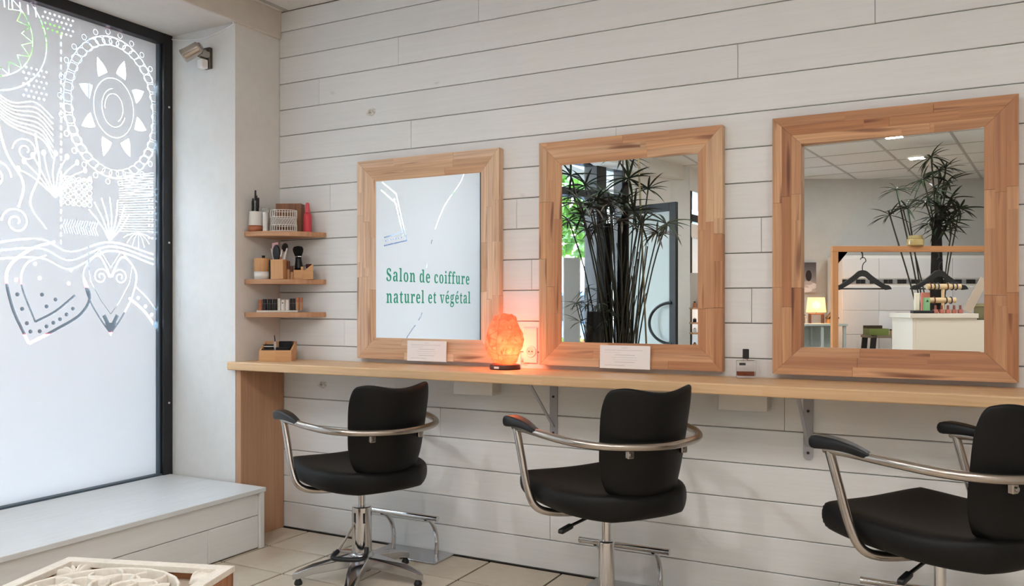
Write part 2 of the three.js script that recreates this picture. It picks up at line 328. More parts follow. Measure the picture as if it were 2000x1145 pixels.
    put('Salon de coiffure', 1.545, 2.652, 1.26, 0.122);        // it is read from the street, so it runs backwards in here
    put('naturel et végétal', 1.545, 2.664, 1.11, 0.122);
  });
  const film = new THREE.MeshPhysicalMaterial({ color: 0xffffff, map, alphaMap, alphaTest: 0.5, roughness: 1, transmission: 0.052, thickness: 0, specularIntensity: 0.2 });
  const fm = mesh('lace_film', new THREE.PlaneGeometry(z1 - z0, y1 - y0).rotateY(Math.PI / 2).translate(-0.463, (y0 + y1) / 2, (z0 + z1) / 2), film, w);
  fm.userData.label = 'frosted white lace film with mirrored green lettering';
}
// ---------------------------------------------------------------- bench under the window
{
  const b = structure('trim_2', 'white boarded window bench along the shop window', 'bench');
  mesh('bench_top', grain(rbox(-0.43, 0.205, 0.252, 0.272, 0.298, 2.88, 0.003), 2), BENCHTOP, b);
  mesh('corner_post', rbox(0.182, 0.2, 0, 0.252, 0.304, 0.33, 0.002), M.white, b);
  for (const [y0, y1, zs] of [[0.152, 0.25, [0.332, 1.9, 2.88]], [0.006, 0.149, [0.332, 0.615, 2.2, 2.88]]])
    for (let j = 0; j + 1 < zs.length; j++) mesh('board', grain(rbox(0.176, 0.19, y0, y1, zs[j] + 0.001, zs[j + 1] - 0.001, 0.002), 2, rr(0, 2)), PLANK[j], b);
  mesh('carcass', box(-0.42, 0.174, 0.0, 0.25, 0.306, 2.88), M.backing, b);
}
// ---------------------------------------------------------------- ceiling of square panels
const ceilingLamps = [[2.03, 4.68], [2.039, 5.922], [3.5, 3.9], [0.9, 2.3], [1.8, 2.6], [2.8, 2.9], [3.7, 2.4]];
{
  const c = structure('ceiling', 'suspended ceiling of speckled white panels', 'ceiling');
  mesh('slab', box(-0.9, 4.4, CEIL + 0.012, CEIL + 0.25, -0.2, 9.4), M.backing, c);
  const g = grain(box(-0.297, 0.297, 0, 0.011, -0.297, 0.297), 0);
  for (let i = 0; i < 8; i++) for (let k = 0; k < 16; k++) { const m = mesh('panel', g, M.ceiling, c); m.position.set(-0.25 + i * 0.6, CEIL + 0.001, 0.2975 + k * 0.6); }
  for (let i = 0; i < 8; i++) mesh('grid_bar', box(0.038 + i * 0.6, 0.062 + i * 0.6, CEIL - 0.002, CEIL + 0.006, 0, 9.3), M.gridMetal, c);
  for (let k = 1; k < 16; k++) mesh('grid_bar', box(-0.5, 4.25, CEIL - 0.0018, CEIL + 0.006, k * 0.6 - 0.012, k * 0.6 + 0.007), M.gridMetal, c);
}
{
  const glow = new THREE.MeshStandardMaterial({ color: 0xffffff, emissive: 0xfff3e2, emissiveIntensity: 4, roughness: 0.6 });
  ceilingLamps.forEach(([x, z], i) => {
    const l = thing('ceiling_downlight', 'round recessed ceiling downlight with a white rim, lit', 'light', [x, CEIL - 0.003, z], 0, 'recessed downlights in the ceiling');
    mesh('rim', lathe([[0.07, 0], [0.095, 0], [0.098, -0.004], [0.092, -0.009], [0.074, -0.009], [0.07, 0]]), M.white, l);
    mesh('lamp_glow', new THREE.CircleGeometry(0.07, 28).rotateX(Math.PI / 2).translate(0, -0.004, 0), glow, l);
    const a = new THREE.RectAreaLight(0xfcfbfa, DOWNLIGHT, 0.13, 0.13); a.rotation.x = -Math.PI / 2; a.position.y = -0.012; l.add(a);
  });
}
// ---------------------------------------------------------------- far half of the room, which the mirrors show
const OBL = -R(33.8);                          // the far wall runs at an angle across the room
{
  const w = structure('wall_far', 'plain pale grey plaster wall at the far end', 'wall');
  mesh('plaster', grain(prism([[0.6, 6.66], [4.35, 9.17], [4.35, 9.4], [0.4, 6.85]], -0.1, 2.6), 1), M.plasterGrey, w);
  const s = structure('wall_right', 'plain white plaster side wall', 'wall');
  mesh('plaster', grain(box(4.2, 4.4, -0.1, 2.6, -0.2, 9.4), 1), M.plasterWarm, s);
  const d = structure('wall_door', 'white plaster wall behind the open entrance door', 'wall');
  mesh('plaster', grain(prism([[0.1, 4.67], [0.36, 5.36], [0.52, 5.5], [0.3, 5.6], [-0.5, 5.1], [-0.3, 4.75]], -0.1, 2.6), 1), M.plaster, d);
  const h = structure('wall_head', 'plaster strip above the entrance and side window', 'wall');
  mesh('head', grain(prism([[-0.43, 3.0], [0.1, 4.68], [-0.1, 4.75], [-0.65, 3.0]], 2.5, 2.62), 1), M.plaster, h);
  mesh('head', grain(prism([[0.52, 5.49], [0.62, 6.68], [0.4, 6.7], [0.3, 5.5]], 2.3, 2.62), 1), M.plaster, h);
  mesh('apron', grain(prism([[0.52, 5.49], [0.62, 6.68], [0.4, 6.7], [0.3, 5.5]], -0.1, 0.55), 1), M.plaster, h);
  const t = structure('trim_3', 'plaster beam along the ceiling above the entrance side wall', 'beam');
  mesh('beam', grain(prism([[0.16, 4.0], [0.46, 5.3], [0.62, 6.7], [0.3, 6.7], [-0.1, 4.7], [0.0, 4.0]], 2.41, 2.6), 1), M.plaster, t);
}
{ // tiled area with its frieze on the far wall
  const w = structure('wall_tiled', 'white tiled wall section with a black chequer frieze', 'wall', [1.226, 0, 6.485], OBL);
  mesh('tile_bed', box(0, 2.6, 0, 1.64, 0.004, 0.42), M.white, w);
  const tile = std(0xdfe0e2, 0.3), dk = std(0x1b1c20, 0.3), md = std(0x8f9094, 0.35);
  const big = new RoundedBoxGeometry(0.396, 0.256, 0.01, 1, 0.002), small = new RoundedBoxGeometry(0.046, 0.046, 0.01, 1, 0.001);
  for (let i = 0; i < 6; i++) {
    for (let k = 0; k < 5; k++) { const m = mesh('tile', big, tile, w); m.position.set(0.2 + i * 0.4, 0.13 + k * 0.26, 0); }
    { const m = mesh('tile', big, tile, w); m.position.set(0.2 + i * 0.4, 1.5, 0); m.scale.y = 0.86; }
  }
  for (let i = 0; i < 48; i++) { const m = mesh('frieze_tile', small, i % 3 < 2 ? dk : md, w); m.position.set(0.025 + i * 0.05, 1.355, 0); }
}
{ // side window by the far corner, frosted, with a scalloped valance
  const w = structure('window_2', 'frosted side window in a dark frame with white scalloped valance', 'window', [0.52, 0, 5.5], Math.atan2(0.1, 1.18));
  mesh('frame', box(-0.06, 0.0, 0.55, 0.6, 0, 1.18), M.frameBlack, w);
  mesh('frame', box(-0.06, 0.0, 1.98, 2.06, 0, 1.18), M.frameBlack, w);
  for (const z of [0, 1.12]) mesh('frame', box(-0.06, 0.0, 0.55, 2.3, z, z + 0.06), M.frameBlack, w);
  mesh('pane', new THREE.PlaneGeometry(1.1, 1.7).rotateY(Math.PI / 2).translate(-0.03, 1.43, 0.59), M.glass, w);
  mesh('frosted_film', new THREE.PlaneGeometry(1.06, 1.3).rotateY(Math.PI / 2).translate(-0.025, 1.25, 0.59), std(0xf2f5f8, 1, 0, { transmission: 0.1, thickness: 0, specularIntensity: 0.2 }), w);
  const s = new THREE.Shape(); s.moveTo(0, 0); for (let i = 0; i < 16; i++) s.absarc(0.035 + i * 0.07, 0, 0.035, Math.PI, 2 * Math.PI, false); s.lineTo(1.12, 0.12); s.lineTo(0, 0.12);
  mesh('valance', new THREE.ExtrudeGeometry(s, { depth: 0.004, bevelEnabled: false }).rotateY(-Math.PI / 2).translate(0.004, 1.84, 0.03), M.white, w);
}
{ // entrance: dark posts, transom, glass
  const a = Math.atan2(0.3, 0.9), w = structure('window_3', 'glazed entrance front with black posts and transom bar', 'window', [-0.2, 0, 3.75], a), L = 0.949;
  for (const [z0, z1, w0, w1] of [[-0.77, -0.71, -0.09, 0.02], [-0.03, 0.03, -0.09, 0.02], [0.5, 0.64, -0.12, 0.04], [0.9, L, -0.09, 0.02]]) mesh('post', rbox(w0, w1, 0, 2.5, z0, z1, 0.004), M.frameBlack, w);
  mesh('head_rail', rbox(-0.09, 0.03, 2.41, 2.5, -0.77, L, 0.004), M.frameBlack, w);
  mesh('transom_bar', rbox(-0.09, 0.03, 2.1, 2.17, -0.77, L, 0.004), M.frameBlack, w);
  for (const [z0, z1] of [[-0.71, -0.03], [0.03, 0.5]]) for (const [y0, y1] of [[0.02, 2.1], [2.17, 2.41]]) mesh('pane', new THREE.PlaneGeometry(z1 - z0, y1 - y0).rotateY(Math.PI / 2).translate(-0.03, (y0 + y1) / 2, (z0 + z1) / 2), M.glass, w);
  mesh('pane', new THREE.PlaneGeometry(0.26, 0.24).rotateY(Math.PI / 2).translate(-0.03, 2.29, 0.77), M.glass, w);
}
{ // open glazed door
  const d = structure('door_1', 'open glazed entrance door in a black frame with round pull handle', 'door', [0.1, 0, 4.6], Math.atan2(0.195, 0.608)), L = 0.64;
  mesh('stile', rbox(0, 0.07, 0.01, 2.05, -0.02, 0.02, 0.004), M.frameBlack, d);
  mesh('stile', rbox(L - 0.075, L, 0.01, 2.05, -0.02, 0.02, 0.006), M.frameBlack, d);
  mesh('rail', rbox(0.07, L - 0.075, 1.97, 2.05, -0.02, 0.02, 0.004), M.frameBlack, d);
  mesh('rail', rbox(0.07, L - 0.075, 0.01, 0.16, -0.02, 0.02, 0.004), M.frameBlack, d);
  mesh('pane', new THREE.PlaneGeometry(L - 0.14, 1.82).translate((L - 0.005) / 2, 1.06, 0), std(0xdcecf0, 0.75, 0, { transmission: 0.55, thickness: 0 }), d);
  for (const s of [-1, 1]) { const p = []; for (let t = -90; t <= 90; t += 15) p.push([L - 0.05 - 0.21 * Math.cos(R(t)), 0.93 + 0.19 * Math.sin(R(t)), s * (0.022 + 0.05 * Math.cos(R(t)))]); mesh('pull_handle', tube(p, 0.014, 30, 10), M.black, d); }
}
// ---------------------------------------------------------------- worktop and what carries it
single('worktop', grain(rbox(-0.026, 4.19, TOP - 0.038, TOP, 0.0035, 0.315, 0.006, 3), 0), BEECH, 'long pale beech worktop along the boarded wall below the mirrors', 'worktop');
single('side_panel', grain(rbox(0.003, 0.033, 0.0, TOP - 0.0385, 0.004, 0.285, 0.002), 1), PANELWOOD, 'upright wooden end panel carrying the worktop beside the window bench', 'panel');
for (const [x, near] of [[1.503, 'salt lamp'], [2.498, 'perfume bottle']]) {
  const b = thing('shelf_bracket', 'grey steel shelf bracket with diagonal brace below the worktop near the ' + near, 'bracket', [x, 0, 0.002], 0, 'steel brackets below the worktop');
  const s = new THREE.Shape(); s.moveTo(-0.0165, 0.795); s.lineTo(-0.0165, 0.565); s.absarc(0, 0.5625, 0.0165, Math.PI, 2 * Math.PI, false); s.lineTo(0.0165, 0.795);
  mesh('wall_strip', new THREE.ExtrudeGeometry(s, { depth: 0.005, bevelEnabled: false }), M.bracketGrey, b);
  mesh('shelf_strip', box(-0.0165, 0.0165, 0.789, 0.7945, 0.005, 0.27), M.bracketGrey, b);
  mesh('brace', new THREE.BoxGeometry(0.011, 0.29, 0.006).rotateX(R(48)).translate(0, 0.694, 0.113), M.bracketGrey, b);
  for (const y of [0.72, 0.572]) mesh('screw', new THREE.CylinderGeometry(0.005, 0.005, 0.004, 10).rotateX(Math.PI / 2).translate(0, y, 0.006), M.black, b);
}
for (const [x0, x1] of [[1.1, 1.285], [2.212, 2.38]]) {
  const b = thing('cable_box', x0 < 2 ? 'small open white cable box under the worktop near the salt lamp' : 'small open white cable box under the worktop below the perfume bottle', 'box', [0, 0, 0], 0, 'white cable boxes under the worktop');
  mesh('front', rbox(x0, x1, 0.724, 0.793, 0.122, 0.132, 0.001), M.white, b);
  mesh('bottom', rbox(x0, x1, 0.724, 0.732, 0.05, 0.122, 0.001), M.white, b);
  for (const x of [x0, x1 - 0.008]) mesh('end', rbox(x, x + 0.008, 0.732, 0.793, 0.05, 0.122, 0.001), M.whiteMetal, b);
}
// ---------------------------------------------------------------- mirrors
function staves(parent, len, along, u0, u1, z0, z1, slope, mats, cuts, place) {
  // a mitred rail cut into staves along its length: u0..u1 = distance from the outer edge, slope drops the inner edge
  cuts.forEach((c, i) => {
    const a = c, b = cuts[i + 1]; if (b === undefined) return;
    const A0 = a === 0 ? u0 : a, A1 = a === 0 ? u1 : a, B0 = b === len ? len - u0 : b, B1 = b === len ? len - u1 : b, e = 0.0004;
    const q = [[A0 + e, u0], [B0 - e, u0], [B1 - e, u1], [A1 + e, u1]];
    const pos = [], P = (k, top) => [q[k][0], q[k][1], top ? (k < 2 ? z1 : z1 - slope) : z0];
    const quad = (p, r, s, t) => pos.push(...p, ...r, ...s, ...p, ...s, ...t);
    quad(P(0, 1), P(1, 1), P(2, 1), P(3, 1)); quad(P(0, 0), P(3, 0), P(2, 0), P(1, 0));
    for (let k = 0; k < 4; k++) { const n = (k + 1) % 4; quad(P(k, 0), P(n, 0), P(n, 1), P(k, 1)); }
    let g = new THREE.BufferGeometry(); g.setAttribute('position', new THREE.Float32BufferAttribute(pos, 3)); g.computeVertexNormals();
    g = grain(g, 0, rr(0, 3), rr(0, 3));
    place(g);
    mesh('stave', g, mats[Math.floor(rnd() * mats.length)], parent);
  });
}
function mirror(cx, label, mats, tilt, s, deep = 0) {
  seed = s;
  const W = 0.75, H = 0.908, y0 = 0.851, m = thing('framed_mirror', label, 'mirror', [cx, y0, 0.002], 0, 'three wood-framed mirrors on the boarded wall');
  const sides = [
    [W, g => g.translate(-W / 2, 0, 0)],
    [H, g => g.rotateZ(Math.PI / 2).translate(W / 2, 0, 0)],
    [W, g => g.rotateZ(Math.PI).translate(W / 2, H, 0)],
    [H, g => g.rotateZ(-Math.PI / 2).translate(-W / 2, H, 0)]];
  for (const [L, place] of sides) {
    const c = () => { const v = [0]; let x = rr(0.22, 0.4); while (x < L - 0.2) { v.push(x); x += rr(0.2, 0.42); } v.push(L); return v; };
    staves(m, L, 0, 0, 0.032, 0, 0.036 + deep, 0.002, mats, c(), place);
    staves(m, L, 0, 0.032, 0.064, 0, 0.033 + deep, 0.006, mats, c(), place);
    staves(m, L, 0, 0.064, 0.0955, 0, 0.027 + deep, 0.005, mats, c(), place);
  }
  mesh('back_board', box(-W / 2 + 0.09, W / 2 - 0.09, 0.09, H - 0.09, 0, 0.002), M.black, m);
  const g = mesh('mirror_glass', box(-0.281, 0.281, -0.361, 0.361, -0.002, 0.002), M.mirror, m);
  g.position.set(0, H / 2, 0.0185); g.rotation.y = tilt;
  return m;
}
mirror(0.89, 'wood-framed mirror nearest the corner shelves reflecting green lettering', STAVE_A, 0, 11);
mirror(1.828, 'wood-framed mirror beside the salt lamp reflecting tall plants and a door', [...STAVE_B.slice(0, 3), STAVE_A[1]], 0, 23);
mirror(2.758, 'wood-framed mirror right of the perfume bottle reflecting the clothes rail', STAVE_B, -R(2.9), 37, 0.012);
// printed notices standing against the lower frame rails
{
  const sheet = canvasTex(512, 224, (c, w, h) => {
    c.fillStyle = '#f4f2f2'; c.fillRect(0, 0, w, h); c.fillStyle = '#8b8a90';
    const rows = [[0.44, 0.56], [0.1, 0.84], [0.1, 0.4], [0.3, 0.7], [0.24, 0.74], [0.26, 0.76], [0.3, 0.7], [0.1, 0.5]];
    rows.forEach(([a, b], i) => { for (let x = a * w; x < b * w; x += 9) { if (((x * 7 + i * 31) | 0) % 6) c.fillRect(x, 22 + i * 23 + (i === 7 ? 8 : 0), 5 + (x * 3 | 0) % 3, 3); } });
  });
  const front = new THREE.MeshStandardMaterial({ map: sheet, roughness: 0.8 });
  for (const [x, near] of [[0.905, 'left'], [1.826, 'middle']]) {
    const g = new THREE.BoxGeometry(0.206, 0.09, 0.0016); const mats = [M.white, M.white, M.white, M.white, front, M.white];
    const m = mesh('printed_notice', g, mats); m.position.set(x, TOP + 0.0605, 0.0445); m.rotation.x = -R(2);
    tag(m, 'small white printed card on the bottom rail of the mirror ' + (near === 'left' ? 'that reflects green lettering' : 'that reflects tall plants'), 'card', 'printed cards on the mirror frames');
  }
}
// ---------------------------------------------------------------- salt lamp, socket, perfume
{
  const l = thing('salt_lamp', 'glowing orange rock salt lamp on a dark round base', 'lamp', [1.327, TOP, 0.098]);
  mesh('base', grain(lathe([[0, 0], [0.062, 0], [0.064, 0.004], [0.062, 0.018], [0.058, 0.02], [0, 0.02]])), std(0x4a2a22, 0.5), l);
  mesh('maker_plate', rbox(-0.016, 0.006, 0.005, 0.0135, 0.06, 0.0655, 0.001), M.white, l);
  let g = new THREE.IcosahedronGeometry(1, 24); g.deleteAttribute('uv'); g = mergeVertices(g, 1e-4);
  const p = g.attributes.position;
  for (let i = 0; i < p.count; i++) {
    const x = p.getX(i), y = p.getY(i), z = p.getZ(i), t = (y + 1) / 2;
    const prof = t < 0.36 ? 0.066 + 0.013 * Math.sin(t / 0.36 * Math.PI / 2) : 0.079 - 0.034 * Math.pow((t - 0.36) / 0.64, 1.25);
    const n = 1 + 0.17 * noise.noise(x * 1.6 + 4, y * 1.3, z * 1.6) + 0.09 * noise.noise(x * 4, y * 3, z * 4 + 7) + 0.035 * noise.noise(x * 11, y * 8, z * 11);
    const ring = Math.hypot(x, z) || 1e-6, q = Math.min(1, Math.pow(ring, 0.32)), notch = t > 0.8 ? -0.014 * Math.exp(-((x + 0.25) ** 2) * 14) * (t - 0.8) * 5 : 0;
    p.setXYZ(i, x / ring * prof * q * n - 0.004, 0.02 + (t ** 0.9) * 0.212 + notch + 0.008 * noise.noise(x * 3, z * 3, 2), z / ring * prof * q * n);
  }
  g.computeVertexNormals(); g = grain(g, 1);
  const rock = new THREE.MeshPhysicalMaterial({ roughness: 1, color: 0xffc8b0, transmission: 0.45, thickness: 0, emissive: 0xff7a4a, emissiveIntensity: 0.03,
    map: dataTex(256, 256, (u, v) => { const n = noise.noise(u * 7, v * 5, 3) + 0.5 * noise.noise(u * 22, v * 16, 9), k = Math.abs(noise.noise(u * 5 + 2, v * 3, 14)); const d = k < 0.05 ? 38 : 0; return [250 + n * 8 - d * 0.4, 214 + n * 34 - d, 194 + n * 42 - d]; }, true, 5, 5),
    bumpMap: speck([128, 128, 128], 70, 17, 8, 8), bumpScale: 0.003, specularIntensity: 0.3 });
  mesh('lamp_rock', g, rock, l);
  const pl = new THREE.PointLight(0xff9464, 0.042); pl.position.set(0.015, 0.085, 0.01); pl.shadow.radius = 1; pl.castShadow = true; l.add(pl);
}
{
  const s = thing('wall_socket', 'white wall plate with a round socket behind the salt lamp', 'socket', [1.4, 0.9, 0.001]);
  mesh('cover_plate', rbox(-0.035, 0.028, -0.045, 0.1, 0, 0.008, 0.002), M.white, s);
  mesh('socket_ring', new THREE.TorusGeometry(0.021, 0.004, 8, 24).translate(0, 0.003, 0.009), M.white, s);
  mesh('socket_well', new THREE.CylinderGeometry(0.019, 0.019, 0.003, 24).rotateX(Math.PI / 2).translate(0, 0.003, 0.0085), std(0xc9c6c2, 0.5), s);
  for (const x of [-0.007, 0.007]) mesh('pin_hole', new THREE.CylinderGeometry(0.0028, 0.0028, 0.002, 10).rotateX(Math.PI / 2).translate(x, 0.003, 0.0104), M.black, s);
}
{
  const b = thing('perfume_bottle', 'square clear perfume bottle with black cap and amber liquid', 'bottle', [2.292, TOP + 0.0005, 0.06], R(18));
  mesh('glass_bottle', rbox(-0.033, 0.033, 0, 0.063, -0.016, 0.016, 0.004, 3), std(0xffffff, 0.02, 0, { transmission: 1, thickness: 0.01, ior: 1.45 }), b);
  mesh('liquid', rbox(-0.029, 0.029, 0.008, 0.024, -0.0125, 0.0125, 0.002), std(0xc06a3a, 0.05, 0, { transmission: 0.8, thickness: 0.02, attenuationColor: new THREE.Color(0.7, 0.2, 0.06), attenuationDistance: 0.02 }), b);
  mesh('neck', cyl(0.009, 0.009, 0.063, 0.069, 0, 0), M.chrome, b);
  mesh('cap', rbox(-0.0105, 0.0105, 0.069, 0.104, -0.0105, 0.0105, 0.002), M.black, b);
  mesh('printed_label', rbox(-0.024, -0.002, 0.046, 0.055, 0.0161, 0.0164, 0.0001, 1), std(0x3a3634, 0.6), b);
}
// ---------------------------------------------------------------- spotlight and cable on the reveal
{
  const s = thing('wall_spotlight', 'brushed metal wall spotlight with sensor on the window reveal', 'light', [-0.168, 2.265, 0.2875]);
  mesh('wall_plate', rbox(-0.022, 0.022, -0.05, 0.05, 0, 0.02, 0.004), std(0x6b6660, 0.35, 1), s);
  mesh('arm', new THREE.CylinderGeometry(0.02, 0.024, 0.05, 20).rotateX(Math.PI / 2).translate(0, 0.014, 0.044), M.steel, s);
  const head = new THREE.Group(); head.name = 'lamp_head'; head.position.set(-0.012, 0.018, 0.085); head.rotation.set(-R(40), 0, -R(52)); s.add(head);
  mesh('barrel', lathe([[0, 0.045], [0.02, 0.045], [0.024, 0.035], [0.03, 0.03], [0.031, -0.04], [0.032, -0.052], [0.028, -0.053], [0.026, -0.046]]), M.steel, head);
  mesh('lens', new THREE.CircleGeometry(0.027, 24).rotateX(Math.PI / 2).translate(0, -0.0475, 0), std(0xe4e6e2, 0.4), head);
  mesh('sensor', rbox(-0.018, 0.018, -0.055, -0.012, 0.022, 0.06, 0.006), M.white, s);
}
single('cable', tube([[0.002, 2.46, 0.32], [0.0, 2.412, 0.3], [-0.02, 2.402, 0.292], [-0.16, 2.373, 0.2905], [-0.3, 2.376, 0.2905], [-0.42, 2.396, 0.2905]], 0.004, 40, 6), M.white, 'thin white cable drooping across the window reveal below the beam', 'cable');
// ---------------------------------------------------------------- corner shelves
const SH = [1.443, 1.218, 1.062];
SH.forEach((y, i) => {
  const pts = [[0.002, 0.003], [0.002, 0.232], [0.012, 0.236]];
  for (let t = 0; t <= 12; t++) { const k = t / 12, x = 0.012 + 0.284 * k, b = 0.05 * Math.sin(k * Math.PI); pts.push([x + b * 0.62, 0.236 - 0.212 * k + b * 0.78]); }
  pts.push([0.3, 0.02], [0.3, 0.003]);
  single('corner_shelf', grain(prism(pts, y - 0.023, y, 0.002), 0, i), SHELFWOOD, ['upper wooden corner shelf holding the lattice basket and red bottle', 'middle wooden corner shelf holding makeup brushes', 'lower wooden corner shelf holding a row of small tubes'][i], 'shelf', 'corner shelves in the nook');
});
const copper = std(0xb4704e, 0.4, 0.2), ivory = std(0xe4dfd8, 0.5), plum = std(0x4a1c26, 0.25), kraft = std(0xb98a62, 0.5);
{ // upper shelf
  const y = SH[0];
  const pot = thing('pen_pot', 'white pot with a copper foot holding black pens', 'pot', [0.042, y, 0.2]);
  mesh('pot_body', lathe([[0.033, 0.028], [0.034, 0.03], [0.029, 0.094], [0.026, 0.094], [0.026, 0.05], [0, 0.05]]), ivory, pot);
  mesh('copper_foot', lathe([[0, 0], [0.034, 0], [0.0345, 0.028], [0, 0.028]]), copper, pot);
  [[-0.014, 0.158, 0.004], [-0.003, 0.172, -0.008], [0.002, 0.195, 0.004], [0.013, 0.16, -0.004], [0.018, 0.152, 0.008], [-0.009, 0.145, 0.012]].forEach(([dx, h, dz], i) => {
    const p = thing('pen', ['short black pen at the window side of the white pot', 'black pen second tallest in the white pot', 'tallest pen in the white pot, with a silver barrel', 'black pen leaning to the mirrors in the white pot', 'black pen leaning farthest over the rim of the white pot', 'shortest black pen at the front of the white pot'][i], 'pen', [0.042 + dx * 0.7, y + 0.052, 0.2 + dz], 0, 'black pens in the white pot');
    p.rotation.z = -dx * 3; mesh('pen_body', cyl(0.0036, 0.0036, 0, h - 0.09, 0, 0, 10), i === 2 ? std(0x9aa0a4, 0.25, 1) : M.black, p); mesh('pen_cap', cyl(0.0052, 0.0042, h - 0.1, h - 0.052, 0, 0, 10), M.black, p);
  });
  const t = thing('cream_tube', 'small silver cream tube standing before the lattice basket', 'tube', [0.098, y, 0.195], R(25));
  mesh('tube_body', merge([cyl(0.011, 0.0135, 0.014, 0.09, 0, 0, 18)]), std(0xd8d6d4, 0.3, 0.3), t);
  mesh('tube_crimp', rbox(-0.017, 0.017, 0.09, 0.11, -0.003, 0.003, 0.001), std(0xb9b8b4, 0.25, 0.8), t); mesh('cap', cyl(0.012, 0.012, 0, 0.014, 0, 0, 18), ivory, t);
  const b = thing('lattice_basket', 'white pierced metal basket with an oval lattice wall', 'basket', [0.152, y, 0.132], R(28));
  const rx = 0.062, rz = 0.046, n = 30, ov = (k, yy, s = 1) => [Math.cos(k / n * 6.28319) * rx * s, yy, Math.sin(k / n * 6.28319) * rz * s];
  for (const yy of [0.003, 0.03, 0.068, 0.1]) mesh('basket_ring', tube([...Array(28)].map((_, k) => [Math.cos(k / 28 * 6.28319) * rx, yy, Math.sin(k / 28 * 6.28319) * rz]), 0.0016, 56, 6, true), ivory, b);
  const bars = []; for (let k = 0; k < n; k++) { bars.push(rod(ov(k, 0.003), ov(k, 0.03), 0.0016, 0.0016, 5), rod(ov(k, 0.068), ov(k, 0.1), 0.0016, 0.0016, 5), rod(ov(k, 0.03), ov(k + 2, 0.068), 0.0012, 0.0012, 5), rod(ov(k + 2, 0.03), ov(k, 0.068), 0.0012, 0.0012, 5)); }
  mesh('lattice_wall', bars, ivory, b); mesh('basket_floor', at(new THREE.CylinderGeometry(1, 1, 0.002, 32).scale(rx, 1, rz), 0, 0.002, 0), ivory, b);
  single('wooden_box', at(grain(rbox(-0.062, 0.062, 0, 0.142, -0.03, 0.03, 0.002), 1), 0, 0, 0).rotateY(R(25)).translate(0.118, y, 0.05), WALNUT, 'striped dark wooden box standing behind the lattice basket', 'box');
  const s = thing('spray_bottle', 'coral red plastic bottle with a tapered cap on the upper shelf', 'bottle', [0.228, y, 0.052]);
  mesh('bottle_body', lathe([[0, 0], [0.018, 0], [0.0195, 0.004], [0.0195, 0.07], [0.018, 0.085], [0.013, 0.094], [0, 0.094]]), std(0xd6404e, 0.35), s);
  mesh('cap', lathe([[0.0125, 0.094], [0.012, 0.11], [0.009, 0.135], [0.006, 0.142], [0, 0.143]]), std(0xde5560, 0.35), s);
}
